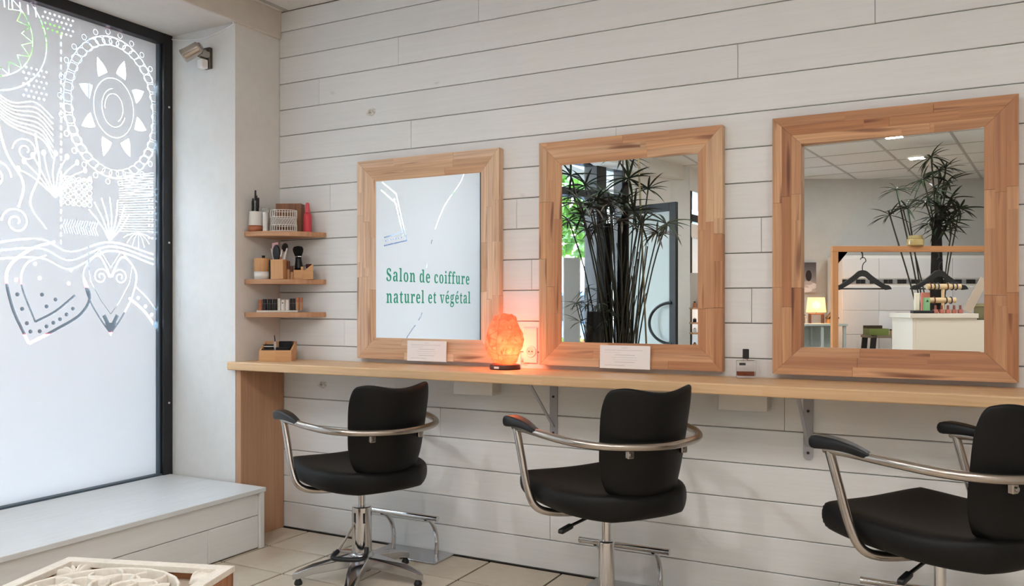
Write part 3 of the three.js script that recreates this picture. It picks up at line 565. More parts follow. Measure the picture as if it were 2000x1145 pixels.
{ // middle shelf
  const y = SH[1];
  const j = thing('bamboo_jar', 'round jar with bamboo upper half and white lower half', 'jar', [0.07, y, 0.185]);
  mesh('white_base', lathe([[0, 0], [0.039, 0], [0.0395, 0.036], [0, 0.036]]), ivory, j); mesh('bamboo_sleeve', grain(lathe([[0, 0.037], [0.04, 0.037], [0.04, 0.096], [0.036, 0.099], [0, 0.099]]), 1), BAMBOO, j);
  mesh('knob', cyl(0.007, 0.008, 0.099, 0.112, 0.006, 0, 14), M.black, j);
  const c = thing('brush_cup', 'square wooden cup full of makeup brushes', 'cup', [0.15, y, 0.155], R(20));
  for (let q = 0; q < 4; q++) mesh('cup_wall', grain(rbox(-0.032, 0.032, 0, 0.092, 0.028, 0.032, 0.001), 1).rotateY(q * Math.PI / 2), BAMBOO, c); mesh('cup_floor', grain(rbox(-0.029, 0.029, 0.001, 0.005, -0.029, 0.029, 0.001), 0), BAMBOO, c);
  mesh('black_sleeve', rbox(-0.045, -0.034, 0, 0.09, -0.02, 0.02, 0.001), M.black, c);
  [[-0.02, 0.15, 0.005, -0.30, 0, 'slender white-handled makeup brush leaning left'], [-0.012, 0.175, 0.0, -0.12, 1, 'flat-headed makeup brush with a broad pale pink tip'], [0.0, 0.165, 0.008, -0.06, 2, 'makeup brush with a wide black fan head'], [0.012, 0.168, -0.006, 0.16, 3, 'makeup brush with a round dark bristle head'], [0.02, 0.15, 0.006, 0.34, 0, 'white-handled makeup brush leaning right'], [0.006, 0.14, 0.012, 0.24, 0, 'short makeup brush with a copper handle']].forEach(([dx, h, dz, lean, kind, lab]) => {
    const b = thing('makeup_brush', lab + ' in the square cup', 'brush', [0.15 + dx, y + 0.0555, 0.155 + dz], 0, 'makeup brushes in the square cup'); b.rotation.z = -lean; h -= 0.056;
    mesh('handle', cyl(0.0032, 0.0042, 0, h * 0.62, 0, 0, 10), lab.includes('copper') ? copper : ivory, b);
    if (kind === 0) mesh('bristles', cyl(0.0045, 0.003, h * 0.62, h, 0, 0, 10), std(0xd8d2cc, 0.9), b);
    if (kind === 1) mesh('bristles', rbox(-0.02, 0.016, h * 0.7, h, -0.006, 0.006, 0.004), std(0xd6a8ac, 0.9), b);
    if (kind === 2) mesh('bristles', at(new THREE.SphereGeometry(1, 14, 10).scale(0.022, h * 0.38, 0.012), -0.008, h * 0.62, 0), M.black, b);
    if (kind === 3) mesh('bristles', at(new THREE.SphereGeometry(1, 16, 12).scale(0.0145, 0.02, 0.0145), 0, h * 0.85, 0), std(0x17130f, 1), b);
  });
  const k = thing('kabuki_brush', 'large black powder brush standing in the wooden organiser', 'brush', [0.205, y + 0.046, 0.085]); k.rotation.z = 0.06;
  mesh('handle', lathe([[0, 0], [0.021, 0], [0.02, 0.01], [0.0145, 0.05], [0.015, 0.06], [0, 0.06]]), M.armBlack, k); mesh('ferrule', cyl(0.0152, 0.0155, 0.06, 0.064), M.chrome, k);
  mesh('bristles', lathe([[0, 0.064], [0.015, 0.064], [0.023, 0.085], [0.025, 0.099], [0.019, 0.11], [0, 0.114]]), std(0x0c0b0b, 1), k);
  const o = thing('desk_organiser', 'small wooden organiser tray with a slanted side', 'organiser', [0.22, y, 0.075], R(35));
  mesh('tray', grain(rbox(-0.05, 0.045, 0, 0.044, -0.035, 0.03, 0.002), 0), BAMBOO, o);
  const sl = new THREE.Shape([[-0.02, 0], [0.03, 0], [0.03, 0.074], [-0.02, 0.034]].map(q => new THREE.Vector2(...q)));
  mesh('slanted_side', grain(new THREE.ExtrudeGeometry(sl, { depth: 0.006, bevelEnabled: false }).translate(0.022, 0, 0.031), 0), BAMBOO, o);
  mesh('divider', grain(rbox(-0.006, 0.006, 0.044, 0.06, 0.018, 0.03, 0.001), 1), BAMBOO, o);
  const v = thing('nail_pot', 'tiny plum glass pot on the wooden organiser', 'pot', [0.244, y + 0.045, 0.06]); mesh('pot_body', lathe([[0, 0], [0.013, 0], [0.0145, 0.028], [0.0125, 0.029], [0, 0.025]]), plum, v);
  [[0.185, 0.135], [0.2, 0.128]].forEach(([x, z], i) => { const q = thing('lip_tube', i ? 'slim brown lipstick tube behind the square cup, shorter one' : 'slim brown lipstick tube behind the square cup, taller one', 'lipstick', [x, y, z], 0, 'brown lipstick tubes on the middle shelf'); const h = i ? 0.062 : 0.085; mesh('tube_body', cyl(0.0075, 0.0075, 0, h * 0.55, 0, 0, 14), kraft, q); mesh('cap', cyl(0.007, 0.007, h * 0.55, h, 0, 0, 14), std(0x5d3222, 0.4), q); });
}
{ // lower shelf: tray with a row of tubes
  const y = SH[2], q = (x, z) => [0.035 + x * 0.84, z];
  const t = thing('display_tray', 'narrow white tray under the row of small tubes', 'tray', [0.118, y, 0.135], R(38));
  mesh('tray_floor', rbox(-0.095, 0.095, 0, 0.009, -0.022, 0.022, 0.002), ivory, t); mesh('tray_back', rbox(-0.095, 0.095, 0.009, 0.014, -0.022, -0.018, 0.001), BAMBOO, t);
  const kinds = [[copper, 0.05, 0.009, 'copper lipstick tube at the window end of the tray'], [M.black, 0.053, 0.0115, 'wide black cosmetics tube next to the copper tube in the tray'], [M.black, 0.053, 0.0115, 'wide black cosmetics tube between two like it in the tray'], [M.black, 0.053, 0.0115, 'wide black cosmetics tube next to the slim white tube'], [ivory, 0.056, 0.008, 'tall slim white cosmetics tube in the tray'], [ivory, 0.05, 0.01, 'small white cosmetics bottle with dark spot'], [ivory, 0.05, 0.01, 'small white cosmetics bottle with plain cap'], [M.black, 0.056, 0.007, 'slim black mascara tube next to the plain white bottle'], [M.black, 0.056, 0.007, 'slim black mascara tube next to the brown tubes'], [kraft, 0.06, 0.0085, 'brown lip tube next to the black mascara'], [kraft, 0.06, 0.0085, 'brown lip tube at the mirror end of the tray']];
  let u = -0.088; const a = R(38);
  kinds.forEach(([m, h, r, lab], i) => {
    u += r; const px = 0.118 + Math.cos(a) * u + 0.004 * Math.sin(a), pz = 0.135 - Math.sin(a) * u + 0.004 * Math.cos(a); u += r;
    const b = thing('cosmetic_tube', lab, 'tube', [px, y + 0.0095, pz], 0, 'row of cosmetic tubes on the lower shelf');
    mesh('tube_body', cyl(r * 0.94, r * 0.94, 0, h * 0.58, 0, 0, 16), m, b); mesh('cap', cyl(r * 0.9, r * 0.88, h * 0.58 + 0.0006, h, 0, 0, 16), m === copper || m === kraft ? copper : m, b);
    if (i === 5) mesh('dark_spot', at(new THREE.CircleGeometry(0.003, 12).rotateY(R(28)), 0.0096 * Math.sin(R(28)), h * 0.7, 0.0096 * Math.cos(R(28))), M.black, b);
  });
}
{ // wooden caddy on the worktop with palettes
  const b = thing('wooden_caddy', 'small open wooden box of black palettes on the worktop corner', 'box', [0.135, TOP + 0.0003, 0.15], R(30));
  mesh('front_wall', grain(rbox(-0.075, 0.075, 0, 0.052, 0.05, 0.057, 0.001), 0), BAMBOO, b); mesh('back_wall', grain(rbox(-0.075, 0.075, 0, 0.09, -0.057, -0.05, 0.001), 0), BAMBOO, b);
  const sl = new THREE.Shape([[-0.05, 0], [0.05, 0], [0.05, 0.052], [-0.05, 0.09]].map(q => new THREE.Vector2(...q)));
  for (const x of [-0.075, 0.068]) mesh('side_wall', grain(new THREE.ExtrudeGeometry(sl, { depth: 0.007, bevelEnabled: false }).rotateY(-Math.PI / 2).translate(x + 0.007, 0, 0), 2), BAMBOO, b);
  mesh('box_floor', grain(rbox(-0.068, 0.068, 0, 0.006, -0.05, 0.05, 0.001), 0), BAMBOO, b);
  const put = (dx, dz) => { const a = R(30); return [0.135 + Math.cos(a) * dx + Math.sin(a) * dz, 0.15 - Math.sin(a) * dx + Math.cos(a) * dz]; };
  [[-0.04, 0.02, 0.05, 'black compact with a small white mark'], [-0.045, -0.02, 0.07, 'black compact with a pale edge band'], [0.025, 0.015, 0.058, 'low black palette'], [0.03, -0.025, 0.085, 'tall black palette']].forEach(([dx, dz, h, lab], i) => {
    const [x, z] = put(dx, dz), c = thing('makeup_palette', lab + ' in the wooden box on the worktop', 'palette', [x, TOP + 0.0068, z], R(30), 'black palettes in the wooden box');
    mesh('case', rbox(-0.03, i > 1 ? 0.034 : 0.024, 0, h, -0.014, 0.014, 0.003), M.armBlack, c);
    if (i === 0) mesh('white_mark', rbox(-0.008, 0.006, h - 0.014, h - 0.008, 0.0141, 0.0145, 0.0001, 1), ivory, c);
    if (i === 1) mesh('pale_band', rbox(-0.031, 0.025, h - 0.012, h - 0.007, -0.0145, 0.0145, 0.001, 1), ivory, c);
  });
  const [x, z] = put(-0.003, 0.02), t = thing('gloss_tube', 'slim silver and black tube poking out of the wooden box', 'tube', [x, TOP + 0.0068, z]); t.rotation.z = R(6);
  mesh('tube_body', cyl(0.006, 0.008, 0, 0.085, 0, 0, 12), std(0xb9b3ae, 0.3, 0.6), t); mesh('cap', cyl(0.003, 0.002, 0.085, 0.115, 0, 0, 10), M.black, t);
}
// ---------------------------------------------------------------- salon chairs
function makeChair(label, pos, turn, lift, pump) {
  const c = thing('salon_chair', label, 'chair', pos, turn, 'black salon chairs at the worktop');
  const ST = 0.475 + lift;                                      // top of the seat
  mesh('seat', cushion((u, v, t) => {
    const back = Math.max(0, v), wide = 0.245 * (1 - 0.05 * Math.max(0, -v)) * Math.sqrt(1 - 0.86 * back ** 2.3), x = u * wide, z = 0.01 + v * 0.25;
    const y = ST - 0.046 + t + 0.014 * Math.max(0, -v) ** 2 + 0.012 * u * u * (1 - back) - (t > 0 ? 0.014 * (1 - u * u) * (1 - v * v) : 0);
    return [x, y, z];
  }, 0.044, 28, 0.2, 14), M.leather, c);
  mesh('backrest', cushion((u, v, t) => {
    const k = (v + 1) / 2, half = 0.162 + 0.034 * k, a = u * half / 0.3;
    const y = ST - 0.035 + k * (0.345 + 0.054 * Math.min(1, u * u * 1.3)) , z = 0.215 + 0.075 * k - 0.3 * (1 - Math.cos(a));
    return [(0.3 - t) * Math.sin(a), y, z + t * Math.cos(a)];
  }, 0.024, 26, 0.34), M.leather, c);
  const AY = ST + 0.165;                                        // height of the arm tube
  const ring = []; for (const s of [-1, 1]) { const half = [[s * 0.268, AY + 0.006, -0.15], [s * 0.27, AY + 0.006, -0.06], [s * 0.268, AY + 0.002, 0.06], [s * 0.238, AY - 0.006, 0.17], [s * 0.18, AY - 0.011, 0.245], [s * 0.095, AY - 0.014, 0.286]]; ring.push(...(s < 0 ? half : half.reverse())); if (s < 0) ring.push([0, AY - 0.015, 0.303]); }
  mesh('arm_ring', tube(ring, 0.0125, 90, 14), M.steel, c);
  for (const s of [-1, 1]) {
    mesh('arm_post', tube([[s * 0.269, AY + 0.002, -0.135], [s * 0.267, AY - 0.08, -0.108], [s * 0.264, AY - 0.18, -0.075], [s * 0.25, AY - 0.238, -0.05], [s * 0.2, AY - 0.262, -0.03], [s * 0.09, AY - 0.272, -0.01]], 0.0125, 40, 12), M.steel, c);
    mesh('arm_pad', cushion((u, v, t) => { const k = (v + 1) / 2, w = 0.027 * (1 - 0.66 * k ** 1.6); return [s * 0.272 + u * w, AY + 0.022 + t * (1 - 0.62 * k) + 0.006 * Math.sin(k * 3.1) - 0.018 * k * k, -0.19 + k * 0.2]; }, 0.021, 14), M.armBlack, c);
    const x = s * 0.105, z = 0.215 + 0.075 * 0.5 + 0.026 - 0.3 * (1 - Math.cos(x / 0.3));
    const tb = mesh('back_tab', rbox(x - 0.012, x + 0.012, AY - 0.052, AY - 0.012, z - 0.01, z + 0.006, 0.004), M.steel, c);
    mesh('bolt', new THREE.CylinderGeometry(0.006, 0.006, 0.005, 12).rotateX(Math.PI / 2).translate(x, AY - 0.04, z + 0.008), M.castAlu, tb);
  }
  mesh('mount_plate', rbox(-0.11, 0.11, ST - 0.102, ST - 0.082, -0.1, 0.1, 0.006), M.black, c);
  mesh('mount_cone', cyl(0.018, 0.036, ST - 0.138, ST - 0.1), pump ? M.black : M.castAlu, c);
  if (!pump) {
    mesh('gas_piston', cyl(0.0155, 0.0155, 0.3, ST - 0.13), M.chrome, c);
    mesh('column', lathe([[0.0, 0.31], [0.024, 0.31], [0.0265, 0.305], [0.0265, 0.1], [0, 0.1]]), M.chrome, c);
    const lv = mesh('lever', rod([-0.03, ST - 0.112, 0.0], [-0.165, ST - 0.135, 0.025], 0.005), M.black, c);
    mesh('lever_grip', cushion((u, v, t) => [-0.155 + (v + 1) * -0.028 + u * 0.003, ST - 0.1335 + t - (v + 1) * 0.006, 0.024 + (v + 1) * 0.006 + u * 0.009], 0.008, 10), M.black, lv);
  } else {
    mesh('gas_piston', cyl(0.014, 0.014, 0.28, ST - 0.13), M.chrome, c);
    mesh('column', lathe([[0, 0.292], [0.036, 0.292], [0.0395, 0.288], [0.0395, 0.06], [0, 0.06]]), M.chrome, c);
    for (const a of [-34, 22]) mesh('column_slot', new THREE.BoxGeometry(0.008, 0.04, 0.004).translate(0, 0.25, 0.039).rotateY(R(28 + a) - turn), M.black, c);
    const P = (r, y, f) => { const wx = 0.883 * r + 0.47 * f, wz = -0.47 * r + 0.883 * f; return [wx * Math.cos(-turn) + wz * Math.sin(-turn), y, -wx * Math.sin(-turn) + wz * Math.cos(-turn)]; };
    const pd = mesh('pump_pedal', tube([P(-0.085, 0.125, 0.05), P(-0.1, 0.112, 0.075), P(-0.09, 0.106, 0.088), P(-0.02, 0.104, 0.096), P(0.018, 0.106, 0.088), P(0.028, 0.116, 0.07), P(0.028, 0.14, 0.055)], 0.0095, 36, 10), M.black, c);
    mesh('pedal_rod', rod(P(-0.085, 0.122, 0.05), P(-0.02, 0.235, 0.03), 0.0045), M.steel, pd); mesh('pedal_rod', rod(P(0.028, 0.135, 0.055), P(0.02, 0.235, 0.03), 0.0045), M.steel, pd);
  }
  for (let k = 0; k < 5; k++) {
    const a = R(63 + 72 * k) , wa = a + turn;                    // feet placed by the room's axes
    const s = new THREE.Shape([[0.0, 0.034], [0.03, 0.034], [0.19, 0.02], [0.248, 0.016], [0.264, 0.0], [0.248, -0.016], [0.19, -0.02], [0.03, -0.034], [0.0, -0.034]].map(q => new THREE.Vector2(...q)));
    let g = new THREE.ExtrudeGeometry(s, { depth: 0.018, bevelEnabled: true, bevelSize: 0.004, bevelThickness: 0.005, bevelSegments: 2, steps: 1, curveSegments: 4 }).rotateX(-Math.PI / 2);
    const p = g.attributes.position; for (let i = 0; i < p.count; i++) { const r = p.getX(i) / 0.262; p.setY(i, p.getY(i) * (1.5 - 0.55 * r) + 0.068 - 0.042 * r ** 2.0); }
    g.computeVertexNormals(); g.rotateY(-wa);
    const leg = mesh('base_leg', g, M.castAlu, c), ex = Math.cos(wa) * 0.247, ez = Math.sin(wa) * 0.247;
    mesh('glide', lathe([[0, 0], [0.015, 0], [0.0165, 0.006], [0.014, 0.014], [0.01, 0.02], [0.01, 0.032], [0, 0.032]], 16).translate(ex, 0, ez), M.black, leg);
  }
  mesh('hub', lathe([[0, 0.035], [0.036, 0.035], [0.052, 0.06], [0.048, 0.1], [0.041, 0.112], [0, 0.112]]), M.castAlu, c);
  return c;
}
makeChair('black salon chair on a chrome pump column before the left mirror', [0.86, 0, 0.44], R(68), 0, true);
makeChair('black salon chair on a slim gas lift before the mirror reflecting plants', [1.93, 0, 0.5], R(58), 0.045, false);
makeChair('black salon chair on a slim gas lift before the mirror reflecting the clothes rail', [2.92, 0, 0.58], R(56), 0.062, false);
// ---------------------------------------------------------------- footrests
[[0.67, 'behind the pump chair'], [1.68, 'behind the chair before the middle mirror'], [2.685, 'behind the chair before the clothes rail mirror']].forEach(([x, where]) => {
  const f = thing('footrest', 'chrome bar footrest on a steel floor plate ' + where, 'footrest', [x, 0, 0], 0, 'chrome footrests along the wall');
  mesh('floor_plate', rbox(0.015, 0.355, 0, 0.009, 0.004, 0.165, 0.003), M.castAlu, f);
  for (const lx of [0.06, 0.29]) mesh('leg', tube([[lx, 0.006, 0.05], [lx, 0.06, 0.046], [lx, 0.12, 0.062], [lx, 0.165, 0.1], [lx, 0.182, 0.135]], 0.0095, 24, 10), M.chrome, f);
  const bar = mesh('foot_bar', new THREE.CylinderGeometry(0.0115, 0.0115, 0.35, 18).rotateZ(Math.PI / 2).translate(0.175, 0.19, 0.138), M.chrome, f);
  for (const e of [0, 0.35]) mesh('end_cap', new THREE.CylinderGeometry(0.0125, 0.0125, 0.008, 18).rotateZ(Math.PI / 2).translate(e, 0.19, 0.138), M.chrome, bar);
});
// ---------------------------------------------------------------- carved low table
{
  const t = thing('carved_table', 'square low wooden table with a whitewashed carved openwork top', 'table', [1.105, 0, 1.797], R(18.6)), h = 0.245, y = 0.4;
  const wash = new THREE.MeshStandardMaterial({ roughness: 0.8, map: speck([232, 224, 212], 16, 51, 4, 4) }), raw = timber([176, 124, 88], [120, 74, 50], 55, 0.3, 0.7);
  for (let k = 0; k < 4; k++) {
    const s = new THREE.Shape([[-h, h], [h, h], [h - 0.032, h - 0.032], [-h + 0.032, h - 0.032]].map(q => new THREE.Vector2(...q)));
    const g = new THREE.ExtrudeGeometry(s, { depth: 0.014, bevelEnabled: true, bevelSize: 0.001, bevelThickness: 0.001, bevelSegments: 1 }).rotateX(-Math.PI / 2).translate(0, y - 0.015, 0).rotateY(k * Math.PI / 2);
    mesh('top_rail', g, wash, t);
    mesh('apron', grain(box(-h + 0.002, h - 0.002, 0.03, y - 0.016, h - 0.014, h - 0.002).rotateY(k * Math.PI / 2), 0), raw, t);
  }
  mesh('inner_panel', box(-h + 0.014, h - 0.014, y - 0.045, y - 0.038, -h + 0.014, h - 0.014), std(0xb7a796, 0.85), t);
  // carving: interlaced rings, petals, corner leaves
  const arc = (cx, cz, a, b, t0, t1, w = 0.0075, lift = 0) => {
    const n = 22, pos = [], idx = [];
    for (let i = 0; i <= n; i++) { const q = t0 + (t1 - t0) * i / n, c = Math.cos(q), s = Math.sin(q), wd = w * (0.72 + 0.28 * Math.sin(i / n * Math.PI)); for (const [d, yy] of [[-wd, -0.03], [-wd * 0.8, -0.004], [0, 0.0], [wd * 0.8, -0.004], [wd, -0.03]]) pos.push(cx + c * (a + d), y - 0.004 + lift + yy, cz + s * (b + d)); }
    for (let i = 0; i < n; i++) for (let j = 0; j < 4; j++) { const p = i * 5 + j; idx.push(p, p + 1, p + 5, p + 1, p + 6, p + 5); }
    const g = new THREE.BufferGeometry(); g.setAttribute('position', new THREE.Float32BufferAttribute(pos, 3)); g.setIndex(idx); g.computeVertexNormals(); return grain(g, 0);
  };
  const P2 = Math.PI * 2;
  for (let i = 0; i < 8; i++) { const a = i / 8 * P2; mesh('carved_ring', arc(Math.cos(a) * 0.095, Math.sin(a) * 0.095, 0.058, 0.058, 0, P2), wash, t); }
  for (let i = 0; i < 8; i++) { const a = (i + 0.5) / 8 * P2; mesh('carved_scroll', arc(Math.cos(a) * 0.158, Math.sin(a) * 0.158, 0.04, 0.04, a + 0.6, a + 5.2, 0.008, 0.001), wash, t); }
  for (const r of [0.038, 0.2]) mesh('carved_ring', arc(0, 0, r, r, 0, P2, 0.007, 0.0015), wash, t);
  for (let i = 0; i < 4; i++) for (let k = -2; k <= 2; k++) {
    const b = R(45 + i * 90), d = b + k * 0.42, cx = Math.cos(b) * 0.21 * 1.1, cz = Math.sin(b) * 0.21 * 1.1;
    const g = new THREE.SphereGeometry(1, 12, 6, 0, P2, 0, Math.PI / 2).scale(0.036 - Math.abs(k) * 0.004, 0.022, 0.008).translate(0.034, 0, 0).rotateY(-d).translate(cx, y - 0.026, cz);
    mesh('carved_leaf', g, wash, t);
  }
  for (let i = 0; i < 6; i++) mesh('carved_petal', new THREE.SphereGeometry(1, 12, 6, 0, P2, 0, Math.PI / 2).scale(0.018, 0.022, 0.008).translate(0.02, 0, 0).rotateY(i * P2 / 6).translate(0, y - 0.026, 0), wash, t);
  for (const [x, z] of [[-1, -1], [1, -1], [1, 1], [-1, 1]]) mesh('leg', grain(rbox(x * (h - 0.03) - 0.016, x * (h - 0.03) + 0.016, 0, 0.05, z * (h - 0.03) - 0.016, z * (h - 0.03) + 0.016, 0.002), 1), raw, t);
}
// ---------------------------------------------------------------- far half of the room: things the mirrors show
const leafGeo = (() => { // narrow blade, folded along its midrib, 1 m long
  const n = 6, pos = [], idx = [];
  for (let i = 0; i <= n; i++) { const k = i / n, w = 0.06 * Math.sin(Math.PI * Math.min(1, 0.12 + k * 0.88)) ** 0.8, d = -0.28 * k * k; pos.push(k, d + w * 0.5, -w, k, d, 0, k, d + w * 0.5, w); }
  for (let i = 0; i < n; i++) { const p = i * 3; idx.push(p, p + 1, p + 3, p + 1, p + 4, p + 3, p + 1, p + 2, p + 4, p + 2, p + 5, p + 4); }
  const g = new THREE.BufferGeometry(); g.setAttribute('position', new THREE.Float32BufferAttribute(pos, 3)); g.setIndex(idx); g.computeVertexNormals(); return grain(g, 0);
})();
const LEAF = [0x1c2a16, 0x24331a, 0x2b2a1a, 0x3a2f22].map(c => std(c, 0.6, 0, { side: THREE.DoubleSide }));
const STEM = std(0x2c2a1c, 0.7), BARK = std(0x17130f, 0.95, 0, { bumpMap: speck([128, 128, 128], 90, 19, 8, 8), bumpScale: 0.01 });
function crown(parent, pos, tilt, n, len, mat) {
  const g = new THREE.Group(); g.name = 'leaf_crown'; g.position.set(...pos); g.rotation.set(rr(-tilt, tilt), rr(0, 6), rr(-tilt, tilt)); parent.add(g);
  for (let i = 0; i < n; i++) { const m = mesh('leaf', leafGeo, mat ?? LEAF[Math.floor(rnd() * 3)], g), e = rr(-0.35, 0.75); m.rotation.set(0, i / n * 6.283 + rr(-0.2, 0.2), e, 'YXZ'); m.scale.set(len * rr(0.75, 1.15), len, len * 0.75); }
}
function pot(parent, r, h, c) { mesh('pot', lathe([[0, 0], [r * 0.8, 0], [r, h], [r * 0.92, h], [r * 0.9, h * 0.9], [0, h * 0.9]]), std(c, 0.7), parent); }
{ // tall dark plant by the entrance
  seed = 101;
  const p = thing('umbrella_plant', 'tall dark umbrella plant with two shaggy trunks before the entrance', 'plant', [0.78, 0, 2.66]); pot(p, 0.24, 0.34, 0x2c2622);
  const R2 = [0.883, 0.47], at2 = (l, d = 0) => [R2[0] * l - 0.47 * d, R2[1] * l + 0.883 * d];   // sideways and away as the mirror sees it
  const trunk = (l, d, h, r) => {
    const [x, z] = at2(l, d), g = cyl(r * 1.05, r * 0.8, 0.3, h, x, z, 22).toNonIndexed(), q = g.attributes.position;
    for (let i = 0; i < q.count; i++) { const k = 1 + 0.3 * noise.noise(q.getX(i) * 60, q.getY(i) * 9, q.getZ(i) * 60); q.setX(i, x + (q.getX(i) - x) * k); q.setZ(i, z + (q.getZ(i) - z) * k); }
    g.computeVertexNormals(); mesh('trunk', g, BARK, p);
  };
  trunk(-0.16, 0, 1.05, 0.072); trunk(0.055, 0.05, 1.72, 0.05); trunk(-0.05, 0.1, 1.7, 0.028); trunk(0.07, 0.05, 2.0, 0.028);
  const stalk = (l0, d0, l1, y1, d1, r = 0.0055, n = 11, len = 0.17, mat) => {
    const [x0, z0] = at2(l0, d0), [x1, z1] = at2(l1, d1), bend = rr(-0.02, 0.02);
    mesh('stem', tube([[x0, 0.31, z0], [x0 + (x1 - x0) * 0.25 + bend, 0.31 + (y1 - 0.31) * 0.4, z0 + (z1 - z0) * 0.25], [x0 + (x1 - x0) * 0.62, 0.31 + (y1 - 0.31) * 0.75, z0 + (z1 - z0) * 0.6], [x1, y1, z1]], r, 12, 5), STEM, p);
    if (n) crown(p, [x1, y1, z1], 0.35, n, len, mat);
  };
  [[0.05, 0, -0.14, 1.86, 0], [0.05, 0, -0.3, 1.9, 0.1], [0.0, 0.05, -0.22, 1.98, 0.1], [0.02, 0, -0.06, 1.82, -0.1], [0.03, 0, 0.05, 1.84, 0.05], [0.06, 0, 0.13, 1.78, 0.0], [0.08, 0, 0.09, 2.02, 0.0], [0.07, 0.05, 0.06, 2.2, 0.1], [0.1, 0, 0.3, 1.62, 0.0], [0.1, 0.05, 0.24, 1.95, 0.05], [-0.05, 0, -0.34, 1.72, 0.1], [0.0, 0, -0.24, 1.75, 0.0], [0.02, 0, -0.12, 1.68, 0.12], [0.1, 0, 0.38, 1.7, 0.1], [-0.02, 0, -0.33, 2.05, 0.05], [0.0, 0, -0.18, 1.8, -0.05], [-0.04, 0, -0.27, 1.82, -0.1], [0.02, 0, -0.02, 1.76, 0.1], [0.05, 0, -0.09, 1.93, 0.05], [0.04, 0, 0.02, 1.7, -0.1], [0.0, 0, -0.2, 1.66, 0.1], [0.06, 0, 0.17, 1.68, -0.05]].forEach(a => stalk(a[0], a[1], a[2], a[3], a[4], 0.0055, 14, rr(0.17, 0.25), a[3] < 1.9 && rnd() < 0.35 ? LEAF[3] : undefined));
  for (let i = 0; i < 30; i++) stalk(rr(-0.02, 0.14), rr(-0.05, 0.05), rr(-0.05, 0.26), rr(1.1, 1.75), rr(-0.1, 0.1), rr(0.003, 0.006), 0);
  mesh('support_cane', rod([at2(0.24)[0], 0.3, at2(0.24)[1]], [at2(0.15)[0], 2.45, at2(0.15)[1]], 0.007), std(0x6d6040, 0.6), p);
  for (let i = 0; i < 9; i++) stalk(-0.16, 0, rr(-0.3, -0.02), rr(0.92, 1.22), rr(-0.1, 0.1), 0.004, 10, rr(0.1, 0.15));
}
{ // plant behind the clothes rail
  seed = 202;
  const p = thing('dragon_plant', 'tall dark leafy plant behind the clothes rail', 'plant', [2.29, 0, 5.28]); pot(p, 0.22, 0.32, 0x3a332d);
  const ax = l => [0.831 * l, 0.556 * l];
  const g = cyl(0.075, 0.036, 0.28, 1.86, 0, 0, 20).toNonIndexed(), q = g.attributes.position;
  for (let i = 0; i < q.count; i++) { const k = 1 + 0.3 * noise.noise(q.getX(i) * 50, q.getY(i) * 10, q.getZ(i) * 50); q.setX(i, q.getX(i) * k); q.setZ(i, q.getZ(i) * k); }
  g.computeVertexNormals(); mesh('trunk', g, BARK, p);
  [[-0.05, 2.42, 0.22], [0.02, 2.3, 0.2], [-0.12, 2.22, 0.2], [0.1, 2.2, 0.22], [0.0, 2.12, 0.22], [0.12, 2.05, 0.2], [-0.1, 2.02, 0.2], [0.04, 1.97, 0.2], [0.2, 1.96, 0.22], [-0.02, 1.88, 0.18], [0.12, 1.85, 0.18], [-0.36, 2.13, 0.18], [-0.42, 1.9, 0.2], [-0.26, 1.96, 0.2], [0.08, 2.32, 0.18], [0.02, 1.8, 0.2], [-0.06, 1.83, 0.18], [0.07, 1.76, 0.2], [0.05, 1.92, 0.2]].forEach(([l, y, len]) => {
    const [x, z] = ax(l), s = l < -0.2 ? [-0.06, 0.3, 0] : [0, 1.6, 0];
    mesh('stem', tube([s, [s[0] + (x - s[0]) * 0.35, s[1] + (y - s[1]) * 0.5, z * 0.35], [x, y, z]], 0.007, 10, 5), STEM, p);
    crown(p, [x, y, z], 0.5, 14, len);
  });
  for (const l of [-0.3, 0.2, 0.16]) mesh('stem', tube([[0.04, 0.3, 0], [ax(l * 0.4)[0], 1.2, 0], [ax(l)[0], 1.95, ax(l)[1]]], 0.006, 10, 5), STEM, p);
}
